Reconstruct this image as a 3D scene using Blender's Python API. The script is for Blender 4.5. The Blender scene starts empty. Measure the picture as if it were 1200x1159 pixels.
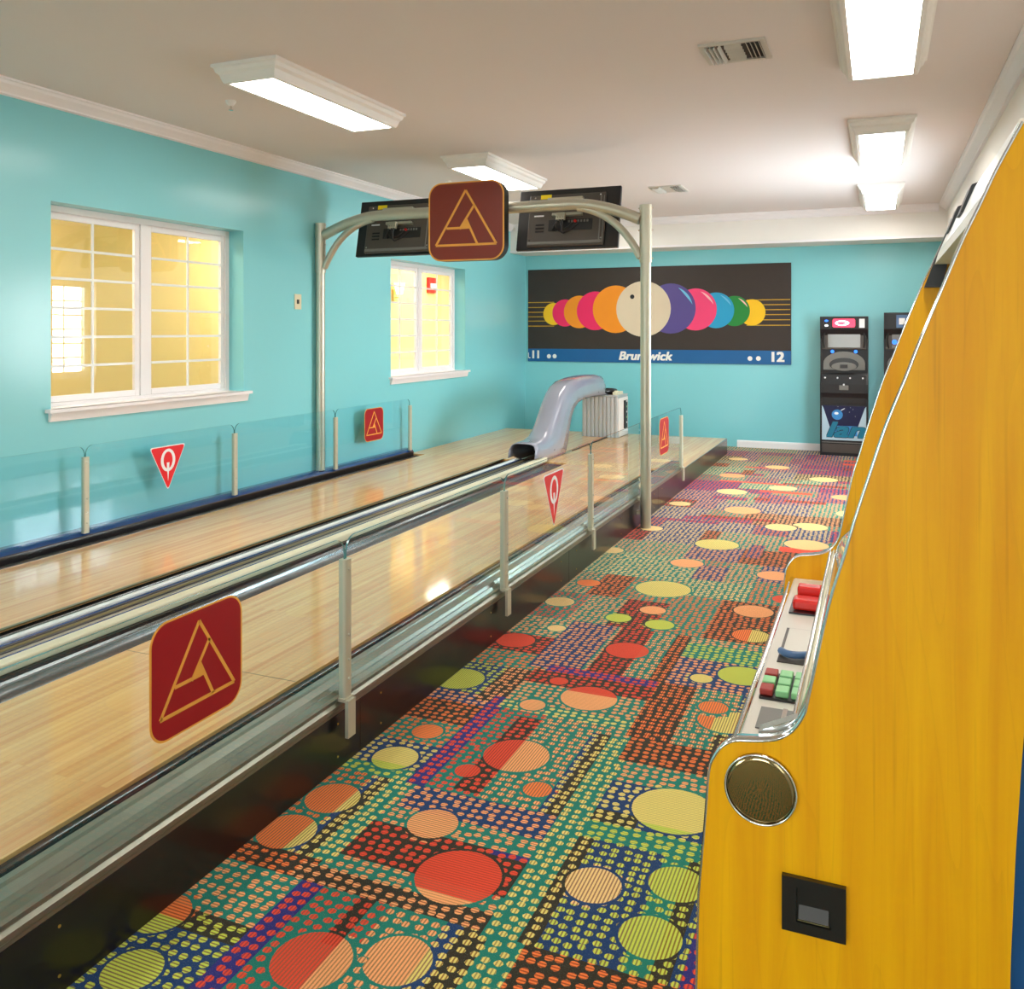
import bpy, math, random
from mathutils import Vector
random.seed(7)
SC = bpy.context.scene
COL = SC.collection
PI = math.pi

# ------------------------------------------------------------------ colours
def lin(c):
    out = []
    for v in c[:3]:
        v = v/255.0
        out.append(v/12.92 if v <= 0.04045 else ((v+0.055)/1.055)**2.4)
    return (out[0], out[1], out[2], 1.0)

def newmat(name):
    m = bpy.data.materials.new(name); m.use_nodes = True
    nt = m.node_tree
    for n in list(nt.nodes): nt.nodes.remove(n)
    out = nt.nodes.new('ShaderNodeOutputMaterial')
    p = nt.nodes.new('ShaderNodeBsdfPrincipled')
    nt.links.new(p.outputs[0], out.inputs[0])
    return m, nt, p

def N(nt, typ, ins=None, **props):
    n = nt.nodes.new(typ)
    for k, v in props.items(): setattr(n, k, v)
    if ins:
        for k, v in ins.items():
            if isinstance(v, bpy.types.NodeSocket): nt.links.new(v, n.inputs[k])
            else: n.inputs[k].default_value = v
    return n

def mixc(nt, fac, a, b, blend='MIX'):
    n = nt.nodes.new('ShaderNodeMix'); n.data_type = 'RGBA'; n.blend_type = blend
    for i, v in ((0, fac), (6, a), (7, b)):
        if isinstance(v, bpy.types.NodeSocket): nt.links.new(v, n.inputs[i])
        else: n.inputs[i].default_value = v
    return n.outputs[2]

def math_(nt, op, a, b=0.0, c=None):
    n = nt.nodes.new('ShaderNodeMath'); n.operation = op
    vals = [a, b] + ([c] if c is not None else [])
    for i, v in enumerate(vals):
        if isinstance(v, bpy.types.NodeSocket): nt.links.new(v, n.inputs[i])
        else: n.inputs[i].default_value = v
    return n.outputs[0]

def mat(name, rgb, rough=0.5, metal=0.0, coat=0.0, coat_r=0.05, emit=0.0, var=0.05, vscale=6.0,
        bump=0.0, bscale=80.0, ior=1.45):
    m, nt, p = newmat(name)
    c = lin(rgb)
    tc = N(nt, 'ShaderNodeTexCoord')
    nz = N(nt, 'ShaderNodeTexNoise', {'Vector': tc.outputs['Object'], 'Scale': vscale, 'Detail': 3.0})
    dark = (c[0]*(1-var*2), c[1]*(1-var*2), c[2]*(1-var*2), 1)
    lite = tuple(min(1, v*(1+var)) for v in c[:3]) + (1,)
    nt.links.new(mixc(nt, nz.outputs['Fac'], dark, lite), p.inputs['Base Color'])
    p.inputs['Roughness'].default_value = rough
    p.inputs['Metallic'].default_value = metal
    p.inputs['IOR'].default_value = ior
    p.inputs['Coat Weight'].default_value = coat
    p.inputs['Coat Roughness'].default_value = coat_r
    if emit:
        p.inputs['Emission Color'].default_value = c
        p.inputs['Emission Strength'].default_value = emit
    if bump:
        nb = N(nt, 'ShaderNodeTexNoise', {'Vector': tc.outputs['Object'], 'Scale': bscale, 'Detail': 2.0})
        b = N(nt, 'ShaderNodeBump', {'Height': nb.outputs['Fac'], 'Strength': bump, 'Distance': 0.002})
        nt.links.new(b.outputs[0], p.inputs['Normal'])
    return m

def glass_mat(name, tint=(235, 250, 248), rough=0.0, gloss=1.5):
    """thin clear sheet: transparent + fresnel reflection"""
    m = bpy.data.materials.new(name); m.use_nodes = True
    nt = m.node_tree
    for n in list(nt.nodes): nt.nodes.remove(n)
    out = nt.nodes.new('ShaderNodeOutputMaterial')
    tr = N(nt, 'ShaderNodeBsdfTransparent', {'Color': lin(tint)})
    gl = N(nt, 'ShaderNodeBsdfGlossy', {'Color': (1, 1, 1, 1), 'Roughness': rough})
    lw = N(nt, 'ShaderNodeLayerWeight', {'Blend': 0.5})
    f0 = ((gloss-1)/(gloss+1))**2
    fr = math_(nt, 'ADD', f0, math_(nt, 'MULTIPLY', math_(nt, 'POWER', lw.outputs['Facing'], 5.0), 1-f0))
    mx = N(nt, 'ShaderNodeMixShader', {0: fr, 1: tr.outputs[0], 2: gl.outputs[0]})
    nt.links.new(mx.outputs[0], out.inputs[0])
    return m

# ------------------------------------------------------------------ mesh builder
class MB:
    def __init__(s): s.v = []; s.f = []; s.m = []; s.sm = []
    def add(s, verts, faces, mi=0, smooth=False):
        o = len(s.v); s.v += [tuple(v) for v in verts]
        for f in faces:
            s.f.append(tuple(i+o for i in f)); s.m.append(mi); s.sm.append(smooth)
        return s
    def box(s, x0, x1, y0, y1, z0, z1, mi=0):
        v = [(x0,y0,z0),(x1,y0,z0),(x1,y1,z0),(x0,y1,z0),(x0,y0,z1),(x1,y0,z1),(x1,y1,z1),(x0,y1,z1)]
        return s.add(v, [(0,3,2,1),(4,5,6,7),(0,1,5,4),(1,2,6,5),(2,3,7,6),(3,0,4,7)], mi)
    def prism(s, poly, axis, a, b, mi=0, smooth=False):
        """poly of 2-D points; axis 'x': (y,z) 'y': (x,z) 'z': (x,y)"""
        def P(p, t):
            return {'x': (t, p[0], p[1]), 'y': (p[0], t, p[1]), 'z': (p[0], p[1], t)}[axis]
        n = len(poly)
        area = sum(poly[i][0]*poly[(i+1) % n][1]-poly[(i+1) % n][0]*poly[i][1] for i in range(n))
        if (area < 0) != (axis == 'y'): poly = poly[::-1]
        v = [P(p, a) for p in poly]+[P(p, b) for p in poly]
        lo, hi = tuple(range(n))[::-1], tuple(range(n, 2*n))
        s.add(v, [lo, hi], mi)
        s.add(v, [(i, (i+1) % n, n+(i+1) % n, n+i) for i in range(n)], mi, smooth)
        return s
    def tube(s, pts, r, seg=14, mi=0, caps=True):
        pts = [Vector(p) for p in pts]; n = len(pts)
        rs = r if isinstance(r, (list, tuple)) else [r]*n
        rings = []; prev = None
        for i, p in enumerate(pts):
            t = (pts[min(i+1, n-1)]-pts[max(i-1, 0)]).normalized()
            if prev is None:
                u = t.orthogonal().normalized()
            else:
                u = (prev-t*prev.dot(t)).normalized()
            prev = u; w = t.cross(u)
            rings.append([p+(u*math.cos(2*PI*k/seg)+w*math.sin(2*PI*k/seg))*rs[i] for k in range(seg)])
        v = [q for ring in rings for q in ring]
        f = [(i*seg+k, i*seg+(k+1) % seg, (i+1)*seg+(k+1) % seg, (i+1)*seg+k) for i in range(n-1) for k in range(seg)]
        s.add(v, f, mi, True)
        if caps:
            s.add(rings[0], [tuple(range(seg))[::-1]], mi); s.add(rings[-1], [tuple(range(seg))], mi)
        return s
    def disc(s, c, nrm, r, t=0.002, seg=32, mi=0, r2=None):
        c = Vector(c); nv = Vector(nrm).normalized()
        return s.tube([c, c+nv*t], [r, r if r2 is None else r2], seg, mi)
    def sphere(s, c, r, seg=20, rings=12, mi=0, sc=(1, 1, 1)):
        v = []; f = []
        for i in range(rings+1):
            th = PI*i/rings
            for k in range(seg):
                ph = 2*PI*k/seg
                v.append((c[0]+r*sc[0]*math.sin(th)*math.cos(ph), c[1]+r*sc[1]*math.sin(th)*math.sin(ph), c[2]+r*sc[2]*math.cos(th)))
        for i in range(rings):
            for k in range(seg):
                f.append((i*seg+k, (i+1)*seg+k, (i+1)*seg+(k+1) % seg, i*seg+(k+1) % seg))
        return s.add(v, f, mi, True)
    def build(s, name, mats, parent=None, origin=None, bevel=0.0, solid=0.0):
        if not isinstance(mats, (list, tuple)): mats = [mats]
        if parent is not None:
            o = PORG[parent.name]
        elif origin is not None: o = Vector(origin)
        else:
            xs = [v[0] for v in s.v]; ys = [v[1] for v in s.v]; zs = [v[2] for v in s.v]
            o = Vector(((min(xs)+max(xs))/2, (min(ys)+max(ys))/2, min(zs)))
        me = bpy.data.meshes.new(name)
        me.from_pydata([(v[0]-o[0], v[1]-o[1], v[2]-o[2]) for v in s.v], [], s.f)
        for m in mats: me.materials.append(m)
        me.polygons.foreach_set('material_index', s.m)
        me.polygons.foreach_set('use_smooth', s.sm)
        me.update()
        ob = bpy.data.objects.new(name, me); COL.objects.link(ob)
        if parent is not None:
            ob.parent = parent
        else: ob.location = o
        PORG[ob.name] = Vector(o)
        if solid:
            md = ob.modifiers.new('thickness', 'SOLIDIFY'); md.thickness = solid; md.offset = -1
        if bevel:
            md = ob.modifiers.new('bevel', 'BEVEL'); md.width = bevel; md.segments = 2
            md.limit_method = 'ANGLE'; md.angle_limit = math.radians(40)
        return ob
PORG = {}

def empty(name, loc, label=None, cat=None, group=None, kind=None):
    o = bpy.data.objects.new(name, None); COL.objects.link(o)
    o.location = loc; o.empty_display_size = 0.1
    PORG[o.name] = Vector(loc)
    return tag(o, label, cat, group, kind)
def tag(o, label=None, cat=None, group=None, kind=None):
    if label: o['label'] = label
    if cat: o['category'] = cat
    if group: o['group'] = group
    if kind: o['kind'] = kind
    return o
def struct(o): o['kind'] = 'structure'; return o

def rrect(cx, cz, w, h, r, n=8):
    pts = []
    for (sx, sz, a0) in ((1, 1, 0), (-1, 1, 90), (-1, -1, 180), (1, -1, 270)):
        for k in range(n+1):
            a = math.radians(a0+90*k/n)
            pts.append((cx+sx*(w/2-r)+r*math.cos(a), cz+sz*(h/2-r)+r*math.sin(a)))
    return pts

_tc = {}
def text_polys(txt, size=1.0, offset=0.0, shear=0.0, width=1.0, extrude=0.001, align='CENTER'):
    cu = bpy.data.curves.new('lettering_source', 'FONT'); cu.body = txt; cu.size = size
    cu.offset = offset; cu.shear = shear; cu.extrude = extrude; cu.align_x = align; cu.align_y = 'CENTER'
    ob = bpy.data.objects.new('lettering_source', cu); COL.objects.link(ob)
    bpy.context.view_layer.update()
    me = bpy.data.meshes.new_from_object(ob.evaluated_get(bpy.context.evaluated_depsgraph_get()))
    v = [(p.co.x*width, p.co.y, p.co.z) for p in me.vertices]; f = [tuple(p.vertices) for p in me.polygons]
    bpy.data.objects.remove(ob); bpy.data.curves.remove(cu); bpy.data.meshes.remove(me)
    return v, f
def add_text(mb, txt, fn, mi, **kw):
    bold = kw.pop('bold', 0.0)
    v, f = text_polys(txt, **kw)
    k = 0
    for dx in (-1, 0, 1):
        for dy in (-1, 0, 1):
            if bold == 0 and (dx or dy): continue
            k += 1
            mb.add([fn(p[0]+dx*bold, p[1]+dy*bold*.7, p[2]+k*.00004) for p in v], f, mi)

# ------------------------------------------------------------------ measured layout (metres)
XW, XR, YE, YB = -4.96, 0.76, 12.38, -3.6      # left wall, right wall, end wall, back wall
ZC = 3.14                                       # ceiling
ZD = 0.20                                       # lane deck
YD = 11.63                                      # far end of the deck
YG = 8.80                                       # gutters stop, approach begins
XP = -1.835                                     # outer side of the platform
Y0 = -1.6                                       # near end of the lanes

# ------------------------------------------------------------------ materials
def wall_paint():
    m, nt, p = newmat('semi gloss aqua paint')
    tc = N(nt, 'ShaderNodeTexCoord')
    nz = N(nt, 'ShaderNodeTexNoise', {'Vector': tc.outputs['Object'], 'Scale': 0.7, 'Detail': 2.0})
    nt.links.new(mixc(nt, nz.outputs['Fac'], lin((124, 204, 210)), lin((132, 210, 216))), p.inputs['Base Color'])
    p.inputs['Roughness'].default_value = 0.45
    p.inputs['Coat Weight'].default_value = 0.6; p.inputs['Coat Roughness'].default_value = 0.2
    p.inputs['Coat IOR'].default_value = 1.5
    nb = N(nt, 'ShaderNodeTexNoise', {'Vector': tc.outputs['Object'], 'Scale': 120.0})
    b = N(nt, 'ShaderNodeBump', {'Height': nb.outputs['Fac'], 'Strength': 0.04, 'Distance': 0.001})
    nt.links.new(b.outputs[0], p.inputs['Normal'])
    return m
M = {}
M['aqua'] = wall_paint()
M['ceiling'] = mat('matt ceiling paint', (228, 220, 216), 0.9, var=0.01, vscale=1.0)
M['white_paint'] = mat('white wall paint', (238, 234, 226), 0.6, var=0.01)
M['trim'] = mat('white gloss trim', (240, 236, 236), 0.35, var=0.01)
M['hall'] = mat('warm yellow hall paint', (248, 212, 140), 0.7, var=0.02)
M['hall_ceiling'] = mat('hall ceiling paint', (245, 225, 180), 0.8, var=0.02)
M['hall_floor'] = mat('hall floor', (150, 110, 70), 0.6, var=0.1)
M['metal'] = mat('brushed pale metal', (196, 194, 176), 0.36, metal=0.65, var=0.04)
M['post'] = mat('champagne powder coat', (200, 196, 172), 0.38, metal=0.35, var=0.02)
M['chrome'] = mat('polished chrome', (230, 230, 228), 0.08, metal=1.0, var=0.01)
M['steel'] = mat('satin rail steel', (156, 154, 140), 0.36, metal=0.9, var=0.06, vscale=20)
M['gutter'] = mat('dark glossy gutter', (128, 128, 128), 0.22, metal=0.9, var=0.1, vscale=9)
M['black'] = mat('black laminate', (24, 19, 20), 0.28, coat=0.4, coat_r=0.12, var=0.2, vscale=2)
M['blackplastic'] = mat('black plastic', (34, 32, 32), 0.42, var=0.1)
M['greyplastic'] = mat('dark grey plastic', (82, 75, 68), 0.4, var=0.08)
M['midgrey'] = mat('mid grey plastic', (120, 118, 112), 0.4, var=0.05)
M['cream'] = mat('cream vinyl cap', (226, 218, 186), 0.4, var=0.03)
M['whiterail'] = mat('white rail', (236, 236, 232), 0.3, var=0.02)
M['goldline'] = mat('dull gold edge strip', (124, 112, 74), 0.4, metal=0.5, var=0.05)
M['bluerail'] = mat('dark blue rail cap', (22, 62, 118), 0.25, coat=0.5, var=0.1)
M['hood'] = mat('grey moulded plastic', (142, 144, 156), 0.25, coat=0.7, coat_r=0.08, var=0.03)
M['rackgrey'] = mat('ribbed light grey plastic', (176, 180, 178), 0.4, var=0.04)
M['maroon'] = mat('maroon sign face', (158, 2, 20), 0.5, coat=0.05, var=0.04, vscale=3)
M['maroonbrown'] = mat('maroon brown sign face', (128, 44, 26), 0.4, coat=0.2, var=0.04, vscale=3)
M['gold'] = mat('gold logo line', (238, 170, 70), 0.4, var=0.03)
M['red'] = mat('red decal', (232, 24, 30), 0.35, var=0.02)
M['white'] = mat('white print', (244, 244, 244), 0.4, var=0.01)
M['glass'] = glass_mat('clear barrier glass', (236, 250, 253))
M['glassedge'] = mat('green glass edge', (70, 128, 128), 0.15, coat=0.5, var=0.05)
M['winglass'] = glass_mat('window glass', (250, 250, 250), gloss=1.5)
M['yellowtag'] = mat('yellow tag', (250, 222, 20), 0.6, var=0.03)
M['diffuser'] = mat('lit prismatic diffuser', (255, 250, 244), 0.5, emit=13.0, var=0.0)
M['fixture'] = mat('white fixture housing', (238, 234, 226), 0.45, var=0.01)
M['vent'] = mat('vent enamel', (206, 200, 188), 0.4, var=0.03)
M['ventdark'] = mat('vent duct shadow grey', (60, 54, 48), 0.7, var=0.1)
M['redpaint'] = mat('red enamel', (200, 30, 24), 0.35, var=0.03)
M['lamp'] = mat('lit sconce shade', (255, 240, 200), 0.5, emit=2.0, var=0.0)
M['navy'] = mat('dark blue cabinet side', (20, 84, 140), 0.4, var=0.06)
M['mirror'] = mat('bronze mirror disc', (160, 138, 96), 0.04, metal=1.0, var=0.02)
M['ledred'] = mat('red plastic', (226, 40, 30), 0.25, coat=0.4, var=0.04)
M['greenbtn'] = mat('mint green key', (150, 214, 150), 0.35, var=0.04)
M['redbtn'] = mat('dark red key', (170, 50, 40), 0.35, var=0.04)
M['panelwhite'] = mat('white control plate', (224, 218, 204), 0.3, coat=0.3, var=0.02)
M['blueplastic'] = mat('blue grey plastic', (84, 112, 150), 0.3, var=0.04)
M['brass'] = mat('brass screw', (214, 180, 90), 0.3, metal=0.8, var=0.03)

def wood_lane():
    m, nt, p = newmat('lacquered maple strips')
    tc = N(nt, 'ShaderNodeTexCoord')
    sx = N(nt, 'ShaderNodeSeparateXYZ', {0: tc.outputs['Object']})
    cb = N(nt, 'ShaderNodeCombineXYZ', {0: sx.outputs[1], 1: sx.outputs[0], 2: 0.0})
    br = N(nt, 'ShaderNodeTexBrick', {'Vector': cb.outputs[0], 'Scale': 1.0, 'Color1': (0, 0, 0, 1), 'Color2': (1, 1, 1, 1),
            'Mortar': (0.5, 0.5, 0.5, 1), 'Mortar Size': 0.0004, 'Brick Width': 1.6, 'Row Height': 0.0275, 'Bias': 0.0}, offset=0.37, offset_frequency=3)
    mp = N(nt, 'ShaderNodeMapping', {'Vector': tc.outputs['Object'], 'Scale': (38.0, 1.3, 1.0)})
    nz = N(nt, 'ShaderNodeTexNoise', {'Vector': mp.outputs[0], 'Scale': 1.0, 'Detail': 5.0, 'Roughness': 0.6})
    mp2 = N(nt, 'ShaderNodeMapping', {'Vector': tc.outputs['Object'], 'Scale': (200.0, 6.0, 1.0)})
    nz2 = N(nt, 'ShaderNodeTexNoise', {'Vector': mp2.outputs[0], 'Scale': 1.0, 'Detail': 4.0})
    c1 = mixc(nt, br.outputs['Color'], lin((228, 142, 66)), lin((255, 204, 128)))
    r1 = N(nt, 'ShaderNodeMapRange', {0: nz.outputs[0], 1: 0.3, 2: 0.7})
    c2 = mixc(nt, r1.outputs[0], lin((232, 152, 78)), lin((255, 208, 136)))
    c3 = mixc(nt, 0.5, c1, c2)
    r2 = N(nt, 'ShaderNodeMapRange', {0: nz2.outputs[0], 1: 0.62, 2: 0.78})
    c4 = mixc(nt, math_(nt, 'MULTIPLY', r2.outputs[0], 0.35), c3, lin((190, 128, 70)))
    c5 = mixc(nt, math_(nt, 'MULTIPLY', br.outputs['Fac'], 0.35), c4, lin((150, 96, 50)))
    nt.links.new(c5, p.inputs['Base Color'])
    p.inputs['Roughness'].default_value = 0.4
    p.inputs['Coat Weight'].default_value = 0.8; p.inputs['Coat Roughness'].default_value = 0.07
    return m
M['lane'] = wood_lane()

def wood_laminate():
    m, nt, p = newmat('golden maple laminate')
    tc = N(nt, 'ShaderNodeTexCoord')
    mp = N(nt, 'ShaderNodeMapping', {'Vector': tc.outputs['Object'], 'Scale': (26.0, 26.0, 1.1)})
    n1 = N(nt, 'ShaderNodeTexNoise', {'Vector': mp.outputs[0], 'Scale': 1.0, 'Detail': 6.0, 'Roughness': 0.62, 'Distortion': 0.5})
    mp2 = N(nt, 'ShaderNodeMapping', {'Vector': tc.outputs['Object'], 'Scale': (150.0, 150.0, 3.0)})
    n2 = N(nt, 'ShaderNodeTexNoise', {'Vector': mp2.outputs[0], 'Scale': 1.0, 'Detail': 3.0})
    mp3 = N(nt, 'ShaderNodeMapping', {'Vector': tc.outputs['Object'], 'Scale': (11.0, 11.0, 1.2)})
    n3 = N(nt, 'ShaderNodeTexNoise', {'Vector': mp3.outputs[0], 'Scale': 1.0, 'Detail': 1.0, 'Distortion': 0.4})
    r1 = N(nt, 'ShaderNodeMapRange', {0: n1.outputs[0], 1: 0.36, 2: 0.66})
    c1 = mixc(nt, r1.outputs[0], lin((238, 158, 0)), lin((250, 178, 0)))
    ring = math_(nt, 'FRACT', math_(nt, 'MULTIPLY', n3.outputs[0], 9.0))
    r3 = N(nt, 'ShaderNodeMapRange', {0: ring, 1: 0.0, 2: 0.14, 3: 1.0, 4: 0.0})
    c2 = mixc(nt, math_(nt, 'MULTIPLY', r3.outputs[0], 0.11), c1, lin((196, 122, 8)))
    r2 = N(nt, 'ShaderNodeMapRange', {0: n2.outputs[0], 1: 0.6, 2: 0.8})
    c3 = mixc(nt, math_(nt, 'MULTIPLY', r2.outputs[0], 0.35), c2, lin((186, 112, 6)))
    nt.links.new(c3, p.inputs['Base Color'])
    p.inputs['Roughness'].default_value = 0.42; p.inputs['Specular IOR Level'].default_value = 0.25
    return m
M['laminate'] = wood_laminate()

def carpet():
    m, nt, p = newmat('patterned carpet of dots and circles')
    tc = N(nt, 'ShaderNodeTexCoord'); pos = tc.outputs['Object']
    ag = N(nt, 'ShaderNodeAttribute', attribute_name='ground')
    af = N(nt, 'ShaderNodeAttribute', attribute_name='figure')
    ac = N(nt, 'ShaderNodeAttribute', attribute_name='circle')
    sp = N(nt, 'ShaderNodeSeparateXYZ', {0: pos}); cp = N(nt, 'ShaderNodeSeparateXYZ', {0: ac.outputs['Color']})
    dx = math_(nt, 'SUBTRACT', sp.outputs[0], math_(nt, 'SUBTRACT', cp.outputs[0], 20.0))
    dy = math_(nt, 'SUBTRACT', sp.outputs[1], math_(nt, 'SUBTRACT', cp.outputs[1], 20.0))
    d = math_(nt, 'SQRT', math_(nt, 'ADD', math_(nt, 'MULTIPLY', dx, dx), math_(nt, 'MULTIPLY', dy, dy)))
    wob = N(nt, 'ShaderNodeTexNoise', {'Vector': pos, 'Scale': 160.0})
    d = math_(nt, 'ADD', d, math_(nt, 'MULTIPLY', math_(nt, 'SUBTRACT', wob.outputs[0], 0.5), 0.006))
    incirc = math_(nt, 'LESS_THAN', d, cp.outputs[2])
    nearc = math_(nt, 'LESS_THAN', d, math_(nt, 'ADD', cp.outputs[2], 0.010))
    sv = N(nt, 'ShaderNodeVectorMath', {0: pos, 1: (28.0, 31.0, 0.0)}, operation='MULTIPLY')
    vo = N(nt, 'ShaderNodeTexVoronoi', {'Vector': sv.outputs[0], 'Scale': 1.0, 'Randomness': 0.34}, voronoi_dimensions='2D')
    dn = math_(nt, 'ADD', vo.outputs['Distance'], math_(nt, 'MULTIPLY', math_(nt, 'SUBTRACT', wob.outputs[0], 0.5), 0.22))
    dot = math_(nt, 'LESS_THAN', dn, 0.345)
    dot = math_(nt, 'MULTIPLY', dot, math_(nt, 'SUBTRACT', 1.0, nearc))
    fig = math_(nt, 'MAXIMUM', incirc, dot)
    # yarn stripes: along y when alpha = 1, along x when 0
    fx = math_(nt, 'FRACT', math_(nt, 'MULTIPLY', sp.outputs[0], 95.0))
    fy = math_(nt, 'FRACT', math_(nt, 'MULTIPLY', sp.outputs[1], 95.0))
    al = math_(nt, 'GREATER_THAN', ac.outputs['Alpha'], 0.5)
    st = math_(nt, 'ADD', math_(nt, 'MULTIPLY', al, fx), math_(nt, 'MULTIPLY', math_(nt, 'SUBTRACT', 1.0, al), fy))
    st = math_(nt, 'LESS_THAN', st, 0.42)
    # stripe contrast kept in the figure alpha
    stc = math_(nt, 'MINIMUM', math_(nt, 'MULTIPLY', st, math_(nt, 'MULTIPLY', af.outputs['Alpha'], 1.35)), 0.95)
    darkfig = mixc(nt, 0.62, af.outputs['Color'], ag.outputs['Color'])
    dk = mixc(nt, 1.0, darkfig, (1.0, 0.62, 0.42, 1), 'MULTIPLY')
    fcol = mixc(nt, stc, af.outputs['Color'], dk)
    spk = N(nt, 'ShaderNodeTexNoise', {'Vector': pos, 'Scale': 420.0, 'Detail': 1.0})
    sr = N(nt, 'ShaderNodeMapRange', {0: spk.outputs[0], 1: 0.62, 2: 0.7})
    gcol = mixc(nt, math_(nt, 'MULTIPLY', sr.outputs[0], 0.22), ag.outputs['Color'], lin((170, 190, 150)))
    sr2 = N(nt, 'ShaderNodeMapRange', {0: spk.outputs[0], 1: 0.3, 2: 0.42, 3: 0.35, 4: 0.0})
    c = mixc(nt, fig, gcol, fcol)
    c = mixc(nt, sr2.outputs[0], c, lin((20, 18, 16)))
    nt.links.new(c, p.inputs['Base Color'])
    p.inputs['Roughness'].default_value = 0.95
    p.inputs['Sheen Weight'].default_value = 0.08; p.inputs['Sheen Roughness'].default_value = 0.4
    b = N(nt, 'ShaderNodeBump', {'Height': math_(nt, 'ADD', spk.outputs[0], math_(nt, 'MULTIPLY', fig, 0.4)), 'Strength': 0.35, 'Distance': 0.003})
    nt.links.new(b.outputs[0], p.inputs['Normal'])
    return m
M['carpet'] = carpet()

# ------------------------------------------------------------------ carpet floor
TEAL, NAVY, BROWN, PURP = (0, 124, 106), (0, 52, 104), (42, 34, 14), (40, 36, 120)
ORA, REDO, PEA, YEL, CRM, LIME = (250, 130, 56), (236, 74, 38), (255, 176, 112), (236, 218, 118), (250, 214, 140), (206, 218, 80)
# rectangles: x0,x1,y0,y1, ground, figure, stripe direction (1 = along y), stripe strength
RECTS = [
 (-1.9,-1.55,0.8,1.90, NAVY, LIME, 0, .8), (-1.9,-1.55,1.90,2.13, TEAL, PEA, 0, .8), (-1.9,-1.50,2.12,2.22, BROWN, ORA, 0, .8),
 (-1.9,-1.55,1.82,1.90, BROWN, LIME, 0, .8),
 (-1.56,-1.48,0.8,2.12, PURP, REDO, 1, .6), (-1.48,-0.95,0.8,2.12, TEAL, PEA, 1, .8), (-1.40,-1.31,1.88,2.12, BROWN, REDO, 1, .6),
 (-1.48,-1.26,0.8,2.12, TEAL, REDO, 1, .6), (-1.36,-1.29,1.92,2.14, BROWN, REDO, 1, .6),
 (-1.08,-0.95,0.8,2.12, NAVY, YEL, 1, .8), (-1.02,-0.96,0.8,2.12, BROWN, YEL, 1, .8),
 (-0.95,-0.84,0.8,2.14, TEAL, YEL, 1, .6), (-0.86,0.0,0.8,2.13, BROWN, ORA, 0, .8),
 (-1.60,-0.93,2.12,2.20, BROWN, PEA, 0, .8), (-1.55,-0.93,2.20,2.28, TEAL, PEA, 0, .8),
 (-1.52,-0.94,2.28,2.48, BROWN, REDO, 0, .35), (-1.10,-0.94,2.44,2.50, PURP, REDO, 0, .35),
 (-1.50,-0.94,2.48,2.57, TEAL, PEA, 0, .8), (-1.50,-0.94,2.57,2.72, NAVY, PEA, 0, .8),
 (-1.9,-1.60,2.22,2.72, TEAL, ORA, 1, .8), (-1.68,-1.62,2.22,2.72, NAVY, YEL, 1, .8), (-1.66,-1.59,2.22,2.72, BROWN, YEL, 1, .8),
 (-1.60,-1.52,2.22,3.02, TEAL, YEL, 1, .6), (-1.9,-1.60,2.72,2.80, TEAL, LIME, 0, .5), (-1.9,-1.56,2.80,3.00, NAVY, YEL, 0, .6),
 (-1.9,-1.56,3.00,3.20, TEAL, ORA, 0, .6), (-1.9,-1.50,3.20,3.40, BROWN, ORA, 0, .6), (-1.9,-1.5,3.40,3.50, NAVY, PEA, 0, .5),
 (-1.9,-1.55,3.50,3.85, NAVY, LIME, 1, .5), (-1.62,-1.48,3.45,3.95, BROWN, PEA, 1, .8), (-1.9,-1.5,3.85,4.05, TEAL, ORA, 0, .6),
 (-1.9,-1.5,4.05,4.30, BROWN, REDO, 0, .4), (-1.55,-1.30,3.90,4.70, NAVY, PEA, 0, .8),
 (-1.56,-1.47,2.72,3.52, PURP, REDO, 1, .5), (-1.47,-0.97,2.72,3.42, TEAL, PEA, 1, .8), (-1.47,-1.27,2.72,3.42, TEAL, REDO, 1, .5),
 (-1.38,-1.28,2.74,3.38, BROWN, REDO, 1, .35), (-1.06,-1.01,2.72,3.35, NAVY, YEL, 1, .6), (-1.02,-0.96,2.72,3.35, BROWN, YEL, 1, .6),
 (-0.98,-0.87,2.10,3.36, TEAL, YEL, 1, .6), (-0.88,-0.82,2.13,2.66, BROWN, YEL, 1, .8), (-0.82,-0.20,2.13,2.66, NAVY, LIME, 1, .9),
 (-0.60,-0.53,2.13,2.66, TEAL, LIME, 1, .9), (-0.53,-0.47,2.13,2.66, BROWN, LIME, 1, .9), (-0.44,-0.2,2.0,2.45, PURP, REDO, 1, .8),
 (-0.87,-0.2,2.66,2.76, TEAL, LIME, 0, .5), (-0.87,-0.2,2.76,3.02, NAVY, YEL, 0, .35), (-0.87,-0.72,2.76,2.83, BROWN, YEL, 0, .4),
 (-0.87,-0.2,3.02,3.17, TEAL, PEA, 0, .6), (-0.90,-0.2,3.17,3.37, BROWN, ORA, 0, .6),
 (-0.92,-0.75,3.37,4.10, BROWN, ORA, 1, .9), (-0.75,-0.45,3.37,4.0, TEAL, PEA, 1, .9), (-0.55,-0.2,3.37,3.95, NAVY, YEL, 1, .7),
 (-0.60,-0.52,3.37,3.52, BROWN, YEL, 1, .7),
 (-1.50,-0.92,3.42,3.50, TEAL, YEL, 0, .4), (-1.50,-0.92,3.50,3.72, TEAL, PEA, 0, .6), (-1.50,-0.92,3.72,3.88, BROWN, REDO, 0, .35),
 (-1.45,-0.92,3.88,3.95, PURP, REDO, 0, .4), (-1.28,-1.02,3.95,4.62, BROWN, REDO, 0, .5), (-1.10,-0.92,3.95,4.62, TEAL, PEA, 1, .9),
 (-0.98,-0.90,3.95,4.70, BROWN, ORA, 1, .8), (-0.90,-0.2,3.95,4.45, NAVY, PEA, 0, .5), (-0.90,-0.2,4.30,4.50, TEAL, LIME, 0, .4),
]
rnd = random.Random(21)
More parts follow.
